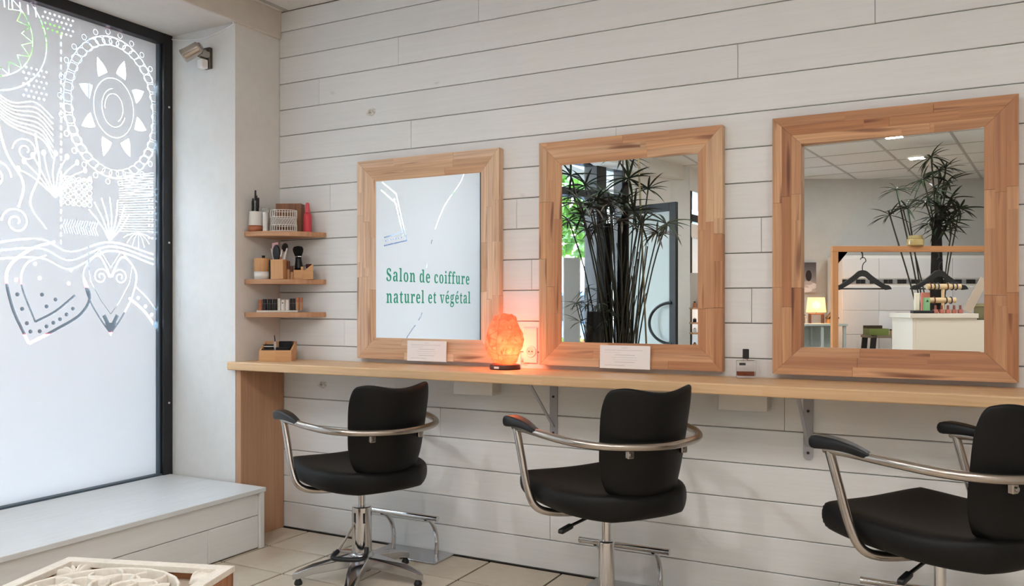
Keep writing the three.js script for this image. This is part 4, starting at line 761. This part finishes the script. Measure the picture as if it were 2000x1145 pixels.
{ // clothes rail, hangers, jar
  const r = thing('clothes_rail', 'freestanding square wooden clothes rail before the tiled wall', 'clothes rail', [1.649, 0, 4.121], OBL);
  mesh('post', grain(rbox(0, 0.048, 0, 1.535, -0.024, 0.024, 0.003), 1), RACKWOOD, r); mesh('post', grain(rbox(1.55, 1.598, 0, 1.535, -0.024, 0.024, 0.003), 1), RACKWOOD, r);
  mesh('top_beam', grain(rbox(0, 1.598, 1.535, 1.583, -0.024, 0.024, 0.003), 0), RACKWOOD, r);
  mesh('gusset', grain(prism([[0.048, 0], [0.13, 0], [0.048, 0.1]], -0.01, 0.01).rotateX(Math.PI / 2 * -1).scale(1, -1, 1).translate(0, 1.535, 0), 0), RACKWOOD, r);
  mesh('foot_rail', grain(rbox(0.048, 1.55, 0.1, 0.14, -0.02, 0.02, 0.003), 0), RACKWOOD, r);
  for (const u of [0.255, 0.885]) {
    const x = 1.649 + 0.831 * u, z = 4.121 + 0.556 * u;
    const h = thing('coat_hanger', 'black wooden coat hanger with trouser bar on the rail' + (u < 0.5 ? ' beside its post' : ' in front of the plant trunk'), 'hanger', [x, 1.26, z], OBL, 'black hangers on the clothes rail');
    const s = new THREE.Shape(); s.moveTo(-0.235, -0.03); s.quadraticCurveTo(-0.22, 0.005, -0.19, 0.0); s.quadraticCurveTo(-0.09, 0.06, -0.04, 0.11); s.quadraticCurveTo(0, 0.135, 0.04, 0.11); s.quadraticCurveTo(0.09, 0.06, 0.19, 0.0); s.quadraticCurveTo(0.22, 0.005, 0.235, -0.03); s.lineTo(0.19, -0.035); s.quadraticCurveTo(0.07, 0.03, 0.03, 0.07); s.quadraticCurveTo(0, 0.085, -0.03, 0.07); s.quadraticCurveTo(-0.07, 0.03, -0.19, -0.035);
    mesh('shoulders', new THREE.ExtrudeGeometry(s, { depth: 0.014, bevelEnabled: true, bevelSize: 0.003, bevelThickness: 0.003, bevelSegments: 2 }).translate(0, 0, -0.007), M.black, h);
    mesh('trouser_bar', rod([-0.21, -0.028, 0], [0.21, -0.028, 0], 0.006), M.black, h);
    mesh('hook', tube([[0, 0.12, 0], [0, 0.16, 0], [0.012, 0.185, 0], [0.028, 0.2, 0], [0.018, 0.226, 0], [-0.006, 0.228, 0], [-0.018, 0.212, 0]], 0.0035, 24, 6), M.black, h);
    mesh('hanging_loop', tube([[0, 0.225, 0], [0.004, 0.26, 0.01], [0.002, 0.276, 0.024]], 0.006, 10, 6), M.black, h);
  }
  const j = thing('preserving_jar', 'squat glass preserving jar with a lid on the clothes rail', 'jar', [2.222, 1.5832, 4.504]);
  mesh('jar_body', lathe([[0, 0], [0.06, 0], [0.066, 0.01], [0.066, 0.05], [0.056, 0.062], [0, 0.062]]), std(0xb9a26a, 0.12, 0, { clearcoat: 1 }), j); mesh('lid', cyl(0.057, 0.055, 0.0625, 0.086), std(0xa39163, 0.3, 0.3), j);
}
{ // reception desk and what stands on it
  const d = thing('reception_desk', 'cream reception desk with a stepped top before the clothes rail', 'desk', [2.31, 0, 3.865], OBL), cream = std(0xd9d0c2, 0.6);
  mesh('front_panel', rbox(0.005, 1.1, 0, 0.985, 0, 0.02, 0.002), cream, d);
  mesh('end_panel', rbox(-0.02, 0.005, 0, 1.0, 0.0, 0.34, 0.002), cream, d);
  mesh('raised_top', rbox(-0.045, 0.47, 1.0, 1.034, -0.015, 0.33, 0.003), cream, d); mesh('riser', rbox(0.005, 0.465, 0.985, 1.0, 0, 0.3, 0.001), cream, d);
  mesh('lower_top', rbox(0.47, 1.1, 0.955, 0.985, 0.02, 0.34, 0.002), M.black, d); mesh('end_panel', rbox(1.08, 1.1, 0, 0.955, 0.02, 0.34, 0.002), cream, d);
  const on = (u, v) => [2.31 + 0.831 * u - 0.556 * v, 1.0345, 3.865 + 0.556 * u + 0.831 * v];
  const card = (u, v, w, h, c, name, lab, lean = 0) => { const o = thing(name, lab, name.split('_').pop(), on(u, v), OBL); o.rotation.order = 'YXZ'; o.rotation.z = lean; return o; };
  const b1 = card(0.06, 0.1, 0, 0, 0, 'lotion_bottle', 'slim cream lotion bottle standing on the reception desk'); mesh('bottle_body', rbox(-0.017, 0.017, 0.022, 0.155, -0.015, 0.015, 0.006), std(0xe4dcc6, 0.5), b1); mesh('cap', cyl(0.012, 0.014, 0, 0.022), std(0xd8cfb8, 0.5), b1);
  const b2 = card(0.13, 0.09, 0, 0, 0, 'shampoo_carton', 'small green carton with a dark emblem on the reception desk'); mesh('carton', rbox(-0.02, 0.02, 0, 0.12, -0.014, 0.014, 0.001), std(0x8fc08a, 0.6), b2); mesh('emblem', prism([[-0.011, 0], [0.011, 0], [0, -0.018]], 0, 0.001).rotateX(Math.PI / 2).translate(0, 0.088, -0.0155), std(0x1f4a3a, 0.6), b2);
  const b3 = card(0.155, 0.16, 0, 0, 0, 'coral_carton', 'tall coral carton behind the green one on the desk'); mesh('carton', rbox(-0.03, 0.03, 0, 0.16, -0.015, 0.015, 0.001), std(0xc97a68, 0.6), b3);
  const tr = card(0.09, 0.03, 0, 0, 0, 'black_tray', 'low black tray at the front of the reception desk'); mesh('tray', rbox(-0.1, 0.06, 0, 0.022, -0.02, 0.03, 0.004), M.black, tr);
  const st = thing('bracelet_stand', 'two-tier wooden bracelet stand hung with dark bracelets', 'stand', on(0.27, 0.12), OBL), pine = std(0xd9bd92, 0.6);
  mesh('foot', rbox(-0.08, 0.08, 0, 0.012, -0.05, 0.05, 0.003), pine, st); mesh('upright', cyl(0.012, 0.012, 0.012, 0.22), pine, st);
  mesh('roller', new THREE.CylinderGeometry(0.021, 0.021, 0.26, 18).rotateZ(Math.PI / 2).translate(0.005, 0.205, 0), pine, st); mesh('roller', new THREE.CylinderGeometry(0.021, 0.021, 0.2, 18).rotateZ(Math.PI / 2).translate(-0.005, 0.1, 0), pine, st);
  [[-0.1, 0.205], [-0.07, 0.205], [-0.04, 0.205], [0.03, 0.205], [0.07, 0.205], [0.1, 0.205], [-0.07, 0.1], [0.02, 0.1], [0.06, 0.1]].forEach(([u, v], i) => { const b = thing('bracelet', ['dark red', 'black', 'navy'][i % 3] + ' bead bracelet on the ' + (v > 0.15 ? 'upper' : 'lower') + ' roller of the wooden stand', 'bracelet', [on(0.27 + u, 0.12)[0], 1.0345 + v, on(0.27 + u, 0.12)[2]], OBL + Math.PI / 2, 'bracelets on the wooden stand'); mesh('beads', new THREE.TorusGeometry(0.0255, 0.004, 6, 20), [std(0x5a1f1a, 0.5), M.black, std(0x232a4c, 0.5)][i % 3], b); });
  for (let i = 0; i < 5; i++) { const b = thing('nail_varnish', 'small rosy nail varnish bottle in a row on the desk', 'bottle', on(0.17 + i * 0.047, 0.035), OBL, 'nail varnish row on the desk'); mesh('bottle_body', rbox(-0.016, 0.016, 0, 0.03, -0.012, 0.012, 0.004), std(0xb0685c, 0.2), b); mesh('cap', cyl(0.009, 0.008, 0.03, 0.062, 0, 0, 12), std(0x8a4a40, 0.4), b); }
  const fr = thing('leaning_board', 'pale board leaning on the reception desk beside the bracelets', 'board', on(0.43, 0.09), OBL); fr.rotation.order = 'YXZ'; fr.rotation.z = -R(28); mesh('board', rbox(-0.03, 0.035, 0.018, 0.3, -0.004, 0.004, 0.001), std(0xb9a898, 0.5), fr);
  const bx = thing('storage_box', 'olive cardboard box on the low end of the desk', 'box', [on(0.75, 0.17)[0], 0.986, on(0.75, 0.17)[2]], OBL); mesh('carton', rbox(-0.16, 0.2, 0, 0.1, -0.1, 0.1, 0.003), std(0x8d8158, 0.7), bx); mesh('lid', rbox(-0.165, 0.205, 0.1, 0.125, -0.105, 0.105, 0.003), std(0xa2966c, 0.7), bx);
}
{ // dark trestle table with a green box and a sheet
  const o = [1.541, 0, 6.215], on = (u, y, v) => [o[0] + 0.831 * u - 0.556 * v, y, o[2] + 0.556 * u + 0.831 * v], dark = std(0x231f20, 0.5);
  const t = thing('trestle_table', 'small dark trestle table before the tiled wall', 'table', o, OBL);
  mesh('shelf_board', rbox(-0.02, 0.36, 0.76, 0.785, -0.1, 0.14, 0.003), std(0x8a7a66, 0.6), t);
  for (const u of [0.02, 0.34]) for (const v of [-0.09, 0.12]) mesh('leg', new THREE.BoxGeometry(0.055, 0.79, 0.02).rotateZ(u < 0.1 ? -0.09 : 0.03).translate(u - (u < 0.1 ? 0.035 : 0), 0.395, v), dark, t);
  mesh('end_board', rbox(0.3, 0.39, 0.785, 0.9, -0.1, 0.14, 0.004), dark, t);
  const b = thing('green_crate', 'low olive green crate of small jars on the trestle table', 'crate', on(0.08, 0.7855, 0), OBL); mesh('front_wall', rbox(-0.1, 0.1, 0, 0.07, -0.08, -0.07, 0.002), std(0x7d8a48, 0.6), b); mesh('back_wall', rbox(-0.1, 0.1, 0, 0.1, 0.07, 0.08, 0.002), std(0x4a3a2a, 0.6), b); for (const x of [-0.1, 0.09]) mesh('side_wall', rbox(x, x + 0.01, 0, 0.07, -0.07, 0.07, 0.002), std(0x6d7a3e, 0.6), b); mesh('crate_floor', rbox(-0.09, 0.09, 0, 0.008, -0.07, 0.07, 0.001), dark, b);
  for (let i = 0; i < 4; i++) { const j = thing('small_jar', i < 2 ? 'small brown jar inside the green crate' : 'small wooden-lidded jar beside the green crate', 'jar', on(i < 2 ? 0.04 + i * 0.07 : 0.2 + (i - 2) * 0.04, i < 2 ? 0.794 : 0.7855, 0), OBL, i < 2 ? 'jars in the green crate' : 'jars beside the green crate'); mesh('jar_body', cyl(0.016, 0.016, 0, 0.05, 0, 0, 14), std(i < 2 ? 0x5a4434 : 0xc9a982, 0.4), j); mesh('lid', cyl(0.017, 0.017, 0.05, 0.062, 0, 0, 14), dark, j); }
  const s = thing('info_sheet', 'white sheet standing at the back of the trestle table', 'sheet', on(0.24, 0.786, 0.1), OBL); mesh('sheet', rbox(-0.09, 0.09, 0, 0.24, -0.001, 0.001, 0.0005, 1).rotateX(R(6)).rotateZ(R(-5)).translate(0, 0.004, 0), std(0xf3f2f4, 0.7), s);
}
{ // console table with a lamp, bottles, a little house; picture above
  const o = [0.923, 0, 5.801], on = (u, y, v) => [o[0] + 0.831 * u - 0.556 * v, y, o[2] + 0.556 * u + 0.831 * v], mint = std(0xc3cdca, 0.5);
  const t = thing('console_table', 'pale grey-green console table with a lower shelf under the picture', 'table', o, OBL);
  mesh('top', rbox(-0.25, 0.47, 0.885, 0.908, -0.16, 0.2, 0.003), mint, t); mesh('lower_shelf', rbox(-0.22, 0.44, 0.55, 0.57, -0.14, 0.18, 0.003), mint, t); mesh('back_panel', rbox(-0.22, 0.44, 0.57, 0.885, 0.17, 0.18, 0.002), mint, t);
  for (const u of [-0.23, 0.2, 0.43]) for (const v of [-0.14, 0.16]) mesh('leg', rbox(u, u + 0.03, 0, 0.885, v, v + 0.025, 0.003), mint, t);
  const l = thing('table_lamp', 'small table lamp with a lit cream shade on the console', 'lamp', on(0.24, 0.9085, 0.1), OBL);
  const wood = std(0x6a4028, 0.5); for (const u of [-0.075, 0.06]) mesh('frame_leg', rbox(u, u + 0.014, 0, 0.09, -0.03, 0.03, 0.002), wood, l); mesh('frame_top', rbox(-0.075, 0.074, 0.09, 0.102, -0.03, 0.03, 0.002), wood, l);
  mesh('stem', cyl(0.006, 0.006, 0.102, 0.12), wood, l);
  mesh('lamp_shade', lathe([[0.1, 0.115], [0.085, 0.27]]), std(0xf3dfb8, 0.9, 0, { emissive: 0xffc070, emissiveIntensity: 0.8, transmission: 0.4, thickness: 0, side: THREE.DoubleSide }), l);
  const pl = new THREE.PointLight(0xffb060, 0.22); pl.position.set(0, 0.19, 0); pl.castShadow = true; pl.shadow.radius = 2; l.add(pl);
  [[0.02, 0.15], [0.06, 0.19], [0.1, 0.13], [0.13, 0.09]].forEach(([u, h], i) => { const b = thing('glass_flask', ['cream', 'tallest grey', 'dark grey', 'short white'][i] + ' stoppered flask in the group on the console table', 'flask', on(u - 0.02, 0.9085, 0.02 + (i % 2) * 0.05), OBL, 'flasks on the console table'); mesh('flask_body', lathe([[0, 0], [0.017, 0], [0.019, h * 0.45], [0.007, h * 0.65], [0.007, h * 0.85], [0, h * 0.85]], 16), std([0xd8d2c8, 0xb9b4ae, 0x8d8880, 0xe4e0da][i], 0.3), b); mesh('stopper', cyl(0.008, 0.006, h * 0.85, h, 0, 0, 12), std(0x6d6258, 0.5), b); });
  const h = thing('tea_light_house', 'tiny wooden house with a dark gable roof on the console', 'ornament', on(0.39, 0.9085, 0.05), OBL); mesh('house_body', rbox(-0.05, 0.05, 0, 0.05, -0.04, 0.04, 0.002), std(0xc79a68, 0.6), h);
  mesh('gable_roof', new THREE.ExtrudeGeometry(new THREE.Shape([[-0.06, 0.05], [0.06, 0.05], [0, 0.125]].map(q => new THREE.Vector2(...q))), { depth: 0.09, bevelEnabled: false }).translate(0, 0, -0.045), M.black, h);
  const p = thing('wall_picture', 'black and white canvas of stacked pebbles on the far wall', 'picture', [0.79, 1.415, 6.745], OBL);
  const img = canvasTex(256, 384, (c, w, hh) => { const g = c.createLinearGradient(0, 0, 0, hh); g.addColorStop(0, '#4c484a'); g.addColorStop(0.6, '#8d888a'); g.addColorStop(1, '#c2bcbc'); c.fillStyle = g; c.fillRect(0, 0, w, hh); [[70, 300, 90, 40, '#d8d2d0'], [190, 320, 80, 36, '#c2bab8'], [120, 262, 70, 26, '#b4acaa'], [110, 170, 44, 70, '#2a2728'], [180, 350, 120, 30, '#e0dad8']].forEach(([x, y, a, b, f]) => { c.fillStyle = f; c.beginPath(); c.ellipse(x, y, a, b, 0, 0, 7); c.fill(); }); });
  const face = new THREE.MeshStandardMaterial({ map: img, roughness: 0.8 });
  mesh('canvas', new THREE.BoxGeometry(0.2, 0.345, 0.022), [M.black, M.black, M.black, M.black, M.black, face], p);
}
{ // shelf of products at the side of the door
  const o = [0.78, 0, 4.98], a = R(-28), on = (u, y, v) => [o[0] + Math.cos(a) * u + Math.sin(a) * v, y, o[2] - Math.sin(a) * u + Math.cos(a) * v];
  const s = thing('product_shelf', 'narrow wooden product shelf standing beside the open door', 'shelf', o, a);
  for (const y of [1.075, 0.93, 0.83, 0.69]) mesh('shelf_board', grain(rbox(-0.1, 0.3, y - 0.016, y, -0.09, 0.09, 0.002), 0), SHELFWOOD, s);
  mesh('back_post', grain(rbox(0.2, 0.24, 0, 1.075, 0.06, 0.09, 0.002), 1), SHELFWOOD, s); mesh('lower_cabinet', rbox(-0.1, 0.3, 0, 0.674, -0.09, 0.09, 0.004), M.black, s);
  const mats = [copper, M.black, ivory, kraft, plum], hue = ['copper', 'black', 'ivory', 'brown', 'plum'];
  [1.075, 0.93, 0.83, 0.69].forEach((y, r) => { for (let i = 0; i < 6; i++) { if (r && i % 3 === 2) continue; const b = thing('product_bottle', hue[(i + r) % 5] + ' bottle with ' + hue[(i * 2 + r + 1) % 5] + ' cap on the ' + ['top', 'second', 'third', 'lowest'][r] + ' board of the shelf by the door', 'bottle', on(-0.07 + i * 0.06, y + 0.0003, (i % 2) * 0.04 - 0.02), a, 'products on the shelf by the door'); const h = r ? 0.045 + 0.01 * (i % 3) : 0.06 + 0.02 * ((i * 2) % 3); mesh('bottle_body', cyl(0.018, 0.017, 0, h * 0.75, 0, 0, 14), mats[(i + r) % 5], b); mesh('cap', cyl(0.01, 0.009, h * 0.75, h, 0, 0, 12), mats[(i * 2 + r + 1) % 5], b); } });
  const b = thing('tall_card', 'tall pale display card on the shelf by the door', 'card', on(-0.05, 1.0753, 0.07), a); mesh('card', rbox(-0.045, 0.045, 0, 0.34, -0.003, 0.003, 0.001).rotateX(-0.03), std(0xb9ada4, 0.6), b);
}
{ // carved screen beside the entrance
  const s = thing('lattice_screen', 'tall narrow grey carved lattice screen beside the entrance', 'screen', [-0.05, 0, 3.73], R(-28)), grey = std(0xa29f9d, 0.7);
  for (const x of [-0.075, 0.065]) mesh('screen_stile', rbox(x, x + 0.012, 0, 1.52, -0.012, 0.012, 0.002), grey, s);
  mesh('screen_board', rbox(-0.063, 0.065, 0, 1.52, -0.012, -0.004, 0.001), std(0x8d8a88, 0.8), s);
  for (let i = 0; i < 16; i++) for (const d of [-1, 1]) mesh('lattice_slat', new THREE.BoxGeometry(0.012, 0.156, 0.012).rotateZ(d * 0.92).translate(0, 0.06 + i * 0.094, 0.002), grey, s);
}
// ---------------------------------------------------------------- the street outside
{
  const g = structure('ground', 'pale paved street outside the shop', 'street'); mesh('paving', box(-60, -0.76, -0.3, -0.12, -50, 60), std(0x6c7076, 0.9), g);
  mesh('paving', box(-0.76, 40, -0.3, -0.121, 9.5, 60), std(0x6c7076, 0.9), g);
  const b = thing('street_building', 'sunlit cream building with shuttered windows across the street', 'building', [-9.5, -0.12, 0]), wallm = std(0xc9b39c, 0.9), glassm = std(0x2a3038, 0.2), shut = std(0x9fb4c6, 0.7), ledge = std(0xd0ccc6, 0.8);
  mesh('facade', box(-4, 0, 0, 9, -20, 26), wallm, b); mesh('plinth', box(0, 0.06, 0, 0.7, -20, 26), ledge, b); mesh('cornice', box(0, 0.3, 3.5, 3.75, -20, 26), ledge, b);
  for (let k = 0; k < 14; k++) for (const y of [1.0, 4.4]) { const z = -18 + k * 3.1; const w = mesh('window', box(-0.02, 0.03, y, y + 1.7, z, z + 1.0), glassm, b); for (const s of [-0.55, 1.0]) mesh('shutter', box(0.0, 0.06, y, y + 1.7, z + s, z + s + 0.55), shut, w); mesh('sill', box(0, 0.14, y - 0.1, y, z - 0.1, z + 1.1), ledge, w); }
}
function car(label, pos, turn, color) {
  const c = thing('parked_car', label, 'car', pos, turn);
  const side = (pts, w, name, m) => mesh(name, new THREE.ExtrudeGeometry(new THREE.Shape(pts.map(p => new THREE.Vector2(...p))), { depth: w, bevelEnabled: true, bevelSize: 0.04, bevelThickness: 0.05, bevelSegments: 3 }).translate(0, 0, -w / 2), m, c);
  side([[-2.0, 0.3], [2.0, 0.3], [2.02, 0.62], [1.85, 0.8], [0.95, 0.9], [-1.7, 0.92], [-2.02, 0.75]], 1.62, 'body', std(color, 0.35, 0, { clearcoat: 0.8 }));
  side([[0.95, 0.9], [0.35, 1.36], [-1.1, 1.4], [-1.72, 0.92]], 1.34, 'cabin_glass', std(0x050607, 0.5, 0, { specularIntensity: 0.2 })); side([[0.3, 1.36], [0.25, 1.42], [-1.05, 1.46], [-1.15, 1.4]], 1.3, 'roof', std(color, 0.35));
  for (const x of [-1.3, 1.3]) for (const z of [-0.8, 0.8]) { const w = mesh('wheel', new THREE.CylinderGeometry(0.31, 0.31, 0.2, 24).rotateX(Math.PI / 2).translate(x, 0.31, z), M.black, c); mesh('hub_cap', new THREE.CylinderGeometry(0.19, 0.19, 0.21, 18).rotateX(Math.PI / 2).translate(x, 0.31, z), M.castAlu, w); }
}
car('red car parked across the street from the shop window', [-5.4, -0.12, -2.0], Math.PI / 2, 0x9c141e);
car('blue car parked in the street beyond the entrance', [-3.4, -0.12, 11.2], R(70), 0x1e5590);
{ // tall dark van farther along the street
  const c = thing('parked_van', 'tall navy van parked farther along the street', 'van', [-5.6, -0.12, 9.3], Math.PI / 2), navy = std(0x0c1224, 0.6, 0, { specularIntensity: 0.3 });
  const side = (pts, w, name, m) => mesh(name, new THREE.ExtrudeGeometry(new THREE.Shape(pts.map(p => new THREE.Vector2(...p))), { depth: w, bevelEnabled: true, bevelSize: 0.04, bevelThickness: 0.05, bevelSegments: 3 }).translate(0, 0, -w / 2), m, c);
  side([[-2.6, 0.35], [2.6, 0.35], [2.65, 1.0], [2.2, 1.15], [1.5, 2.3], [1.2, 2.45], [-2.6, 2.5]], 1.8, 'body', navy);
  for (const z of [-0.96, 0.96]) mesh('side_window', box(0.6, 1.5, 1.3, 1.95, z - 0.01, z + 0.01), std(0x050607, 0.4), c);
  for (const x of [-1.7, 1.7]) for (const z of [-0.85, 0.85]) mesh('wheel', new THREE.CylinderGeometry(0.35, 0.35, 0.22, 24).rotateX(Math.PI / 2).translate(x, 0.35, z), M.black, c);
}
function tree(label, [x, y, z], rad, n, s) {
  seed = s; const t = thing('street_tree', label, 'tree', [x, -0.12, z]);
  mesh('trunk', cyl(0.12, 0.08, 0, y, 0, 0, 12), std(0x5a4a3a, 0.9), t);
  const g = [], q = new THREE.PlaneGeometry(0.09, 0.17); for (let i = 0; i < n; i++) { const d = V(rr(-1, 1), rr(-1, 1), rr(-1, 1)); if (d.length() > 1) d.normalize(); g.push(q.clone().rotateX(rr(0, 6)).rotateY(rr(0, 6)).rotateZ(rr(0, 6)).translate(d.x * rad, y + d.y * rad * 0.9, d.z * rad)); }
  const f = mesh('foliage', g, std(0x54801c, 0.7, 0, { transmission: 0.4, thickness: 0, side: THREE.DoubleSide }), t); f.userData.kind = 'stuff';
}
tree('leafy green street tree outside the shop window', [-3.0, 3.5, 0.05], 0.8, 1100, 301);
tree('leafy green street tree beyond the entrance', [-2.0, 3.1, 7.4], 1.4, 2600, 302);
{
  seed = 401; const p = thing('flower_planter', 'street planter of red and yellow flowers outside the entrance', 'planter', [-0.95, -0.12, 5.5]);
  mesh('planter_box', rbox(-0.25, 0.25, 0, 0.4, -0.5, 0.5, 0.02), std(0x8a8078, 0.8), p);
  for (const [name, col, n] of [['foliage', 0x6f9a2c, 260], ['red_blooms', 0xd8452e, 70], ['yellow_blooms', 0xe8c030, 90]]) { const g = []; for (let i = 0; i < n; i++) g.push((name === 'foliage' ? new THREE.PlaneGeometry(0.05, 0.12) : new THREE.IcosahedronGeometry(0.025, 0)).rotateX(rr(0, 6)).rotateY(rr(0, 6)).translate(rr(-0.24, 0.24), rr(0.4, 0.85), rr(-0.5, 0.5))); const f = mesh(name, g, std(col, 0.7, 0, { side: THREE.DoubleSide }), p); f.userData.kind = 'stuff'; }
}
scene.traverse(o => { if (o.isMesh) o.castShadow = o.receiveShadow = true; });
renderer.render(scene, camera);
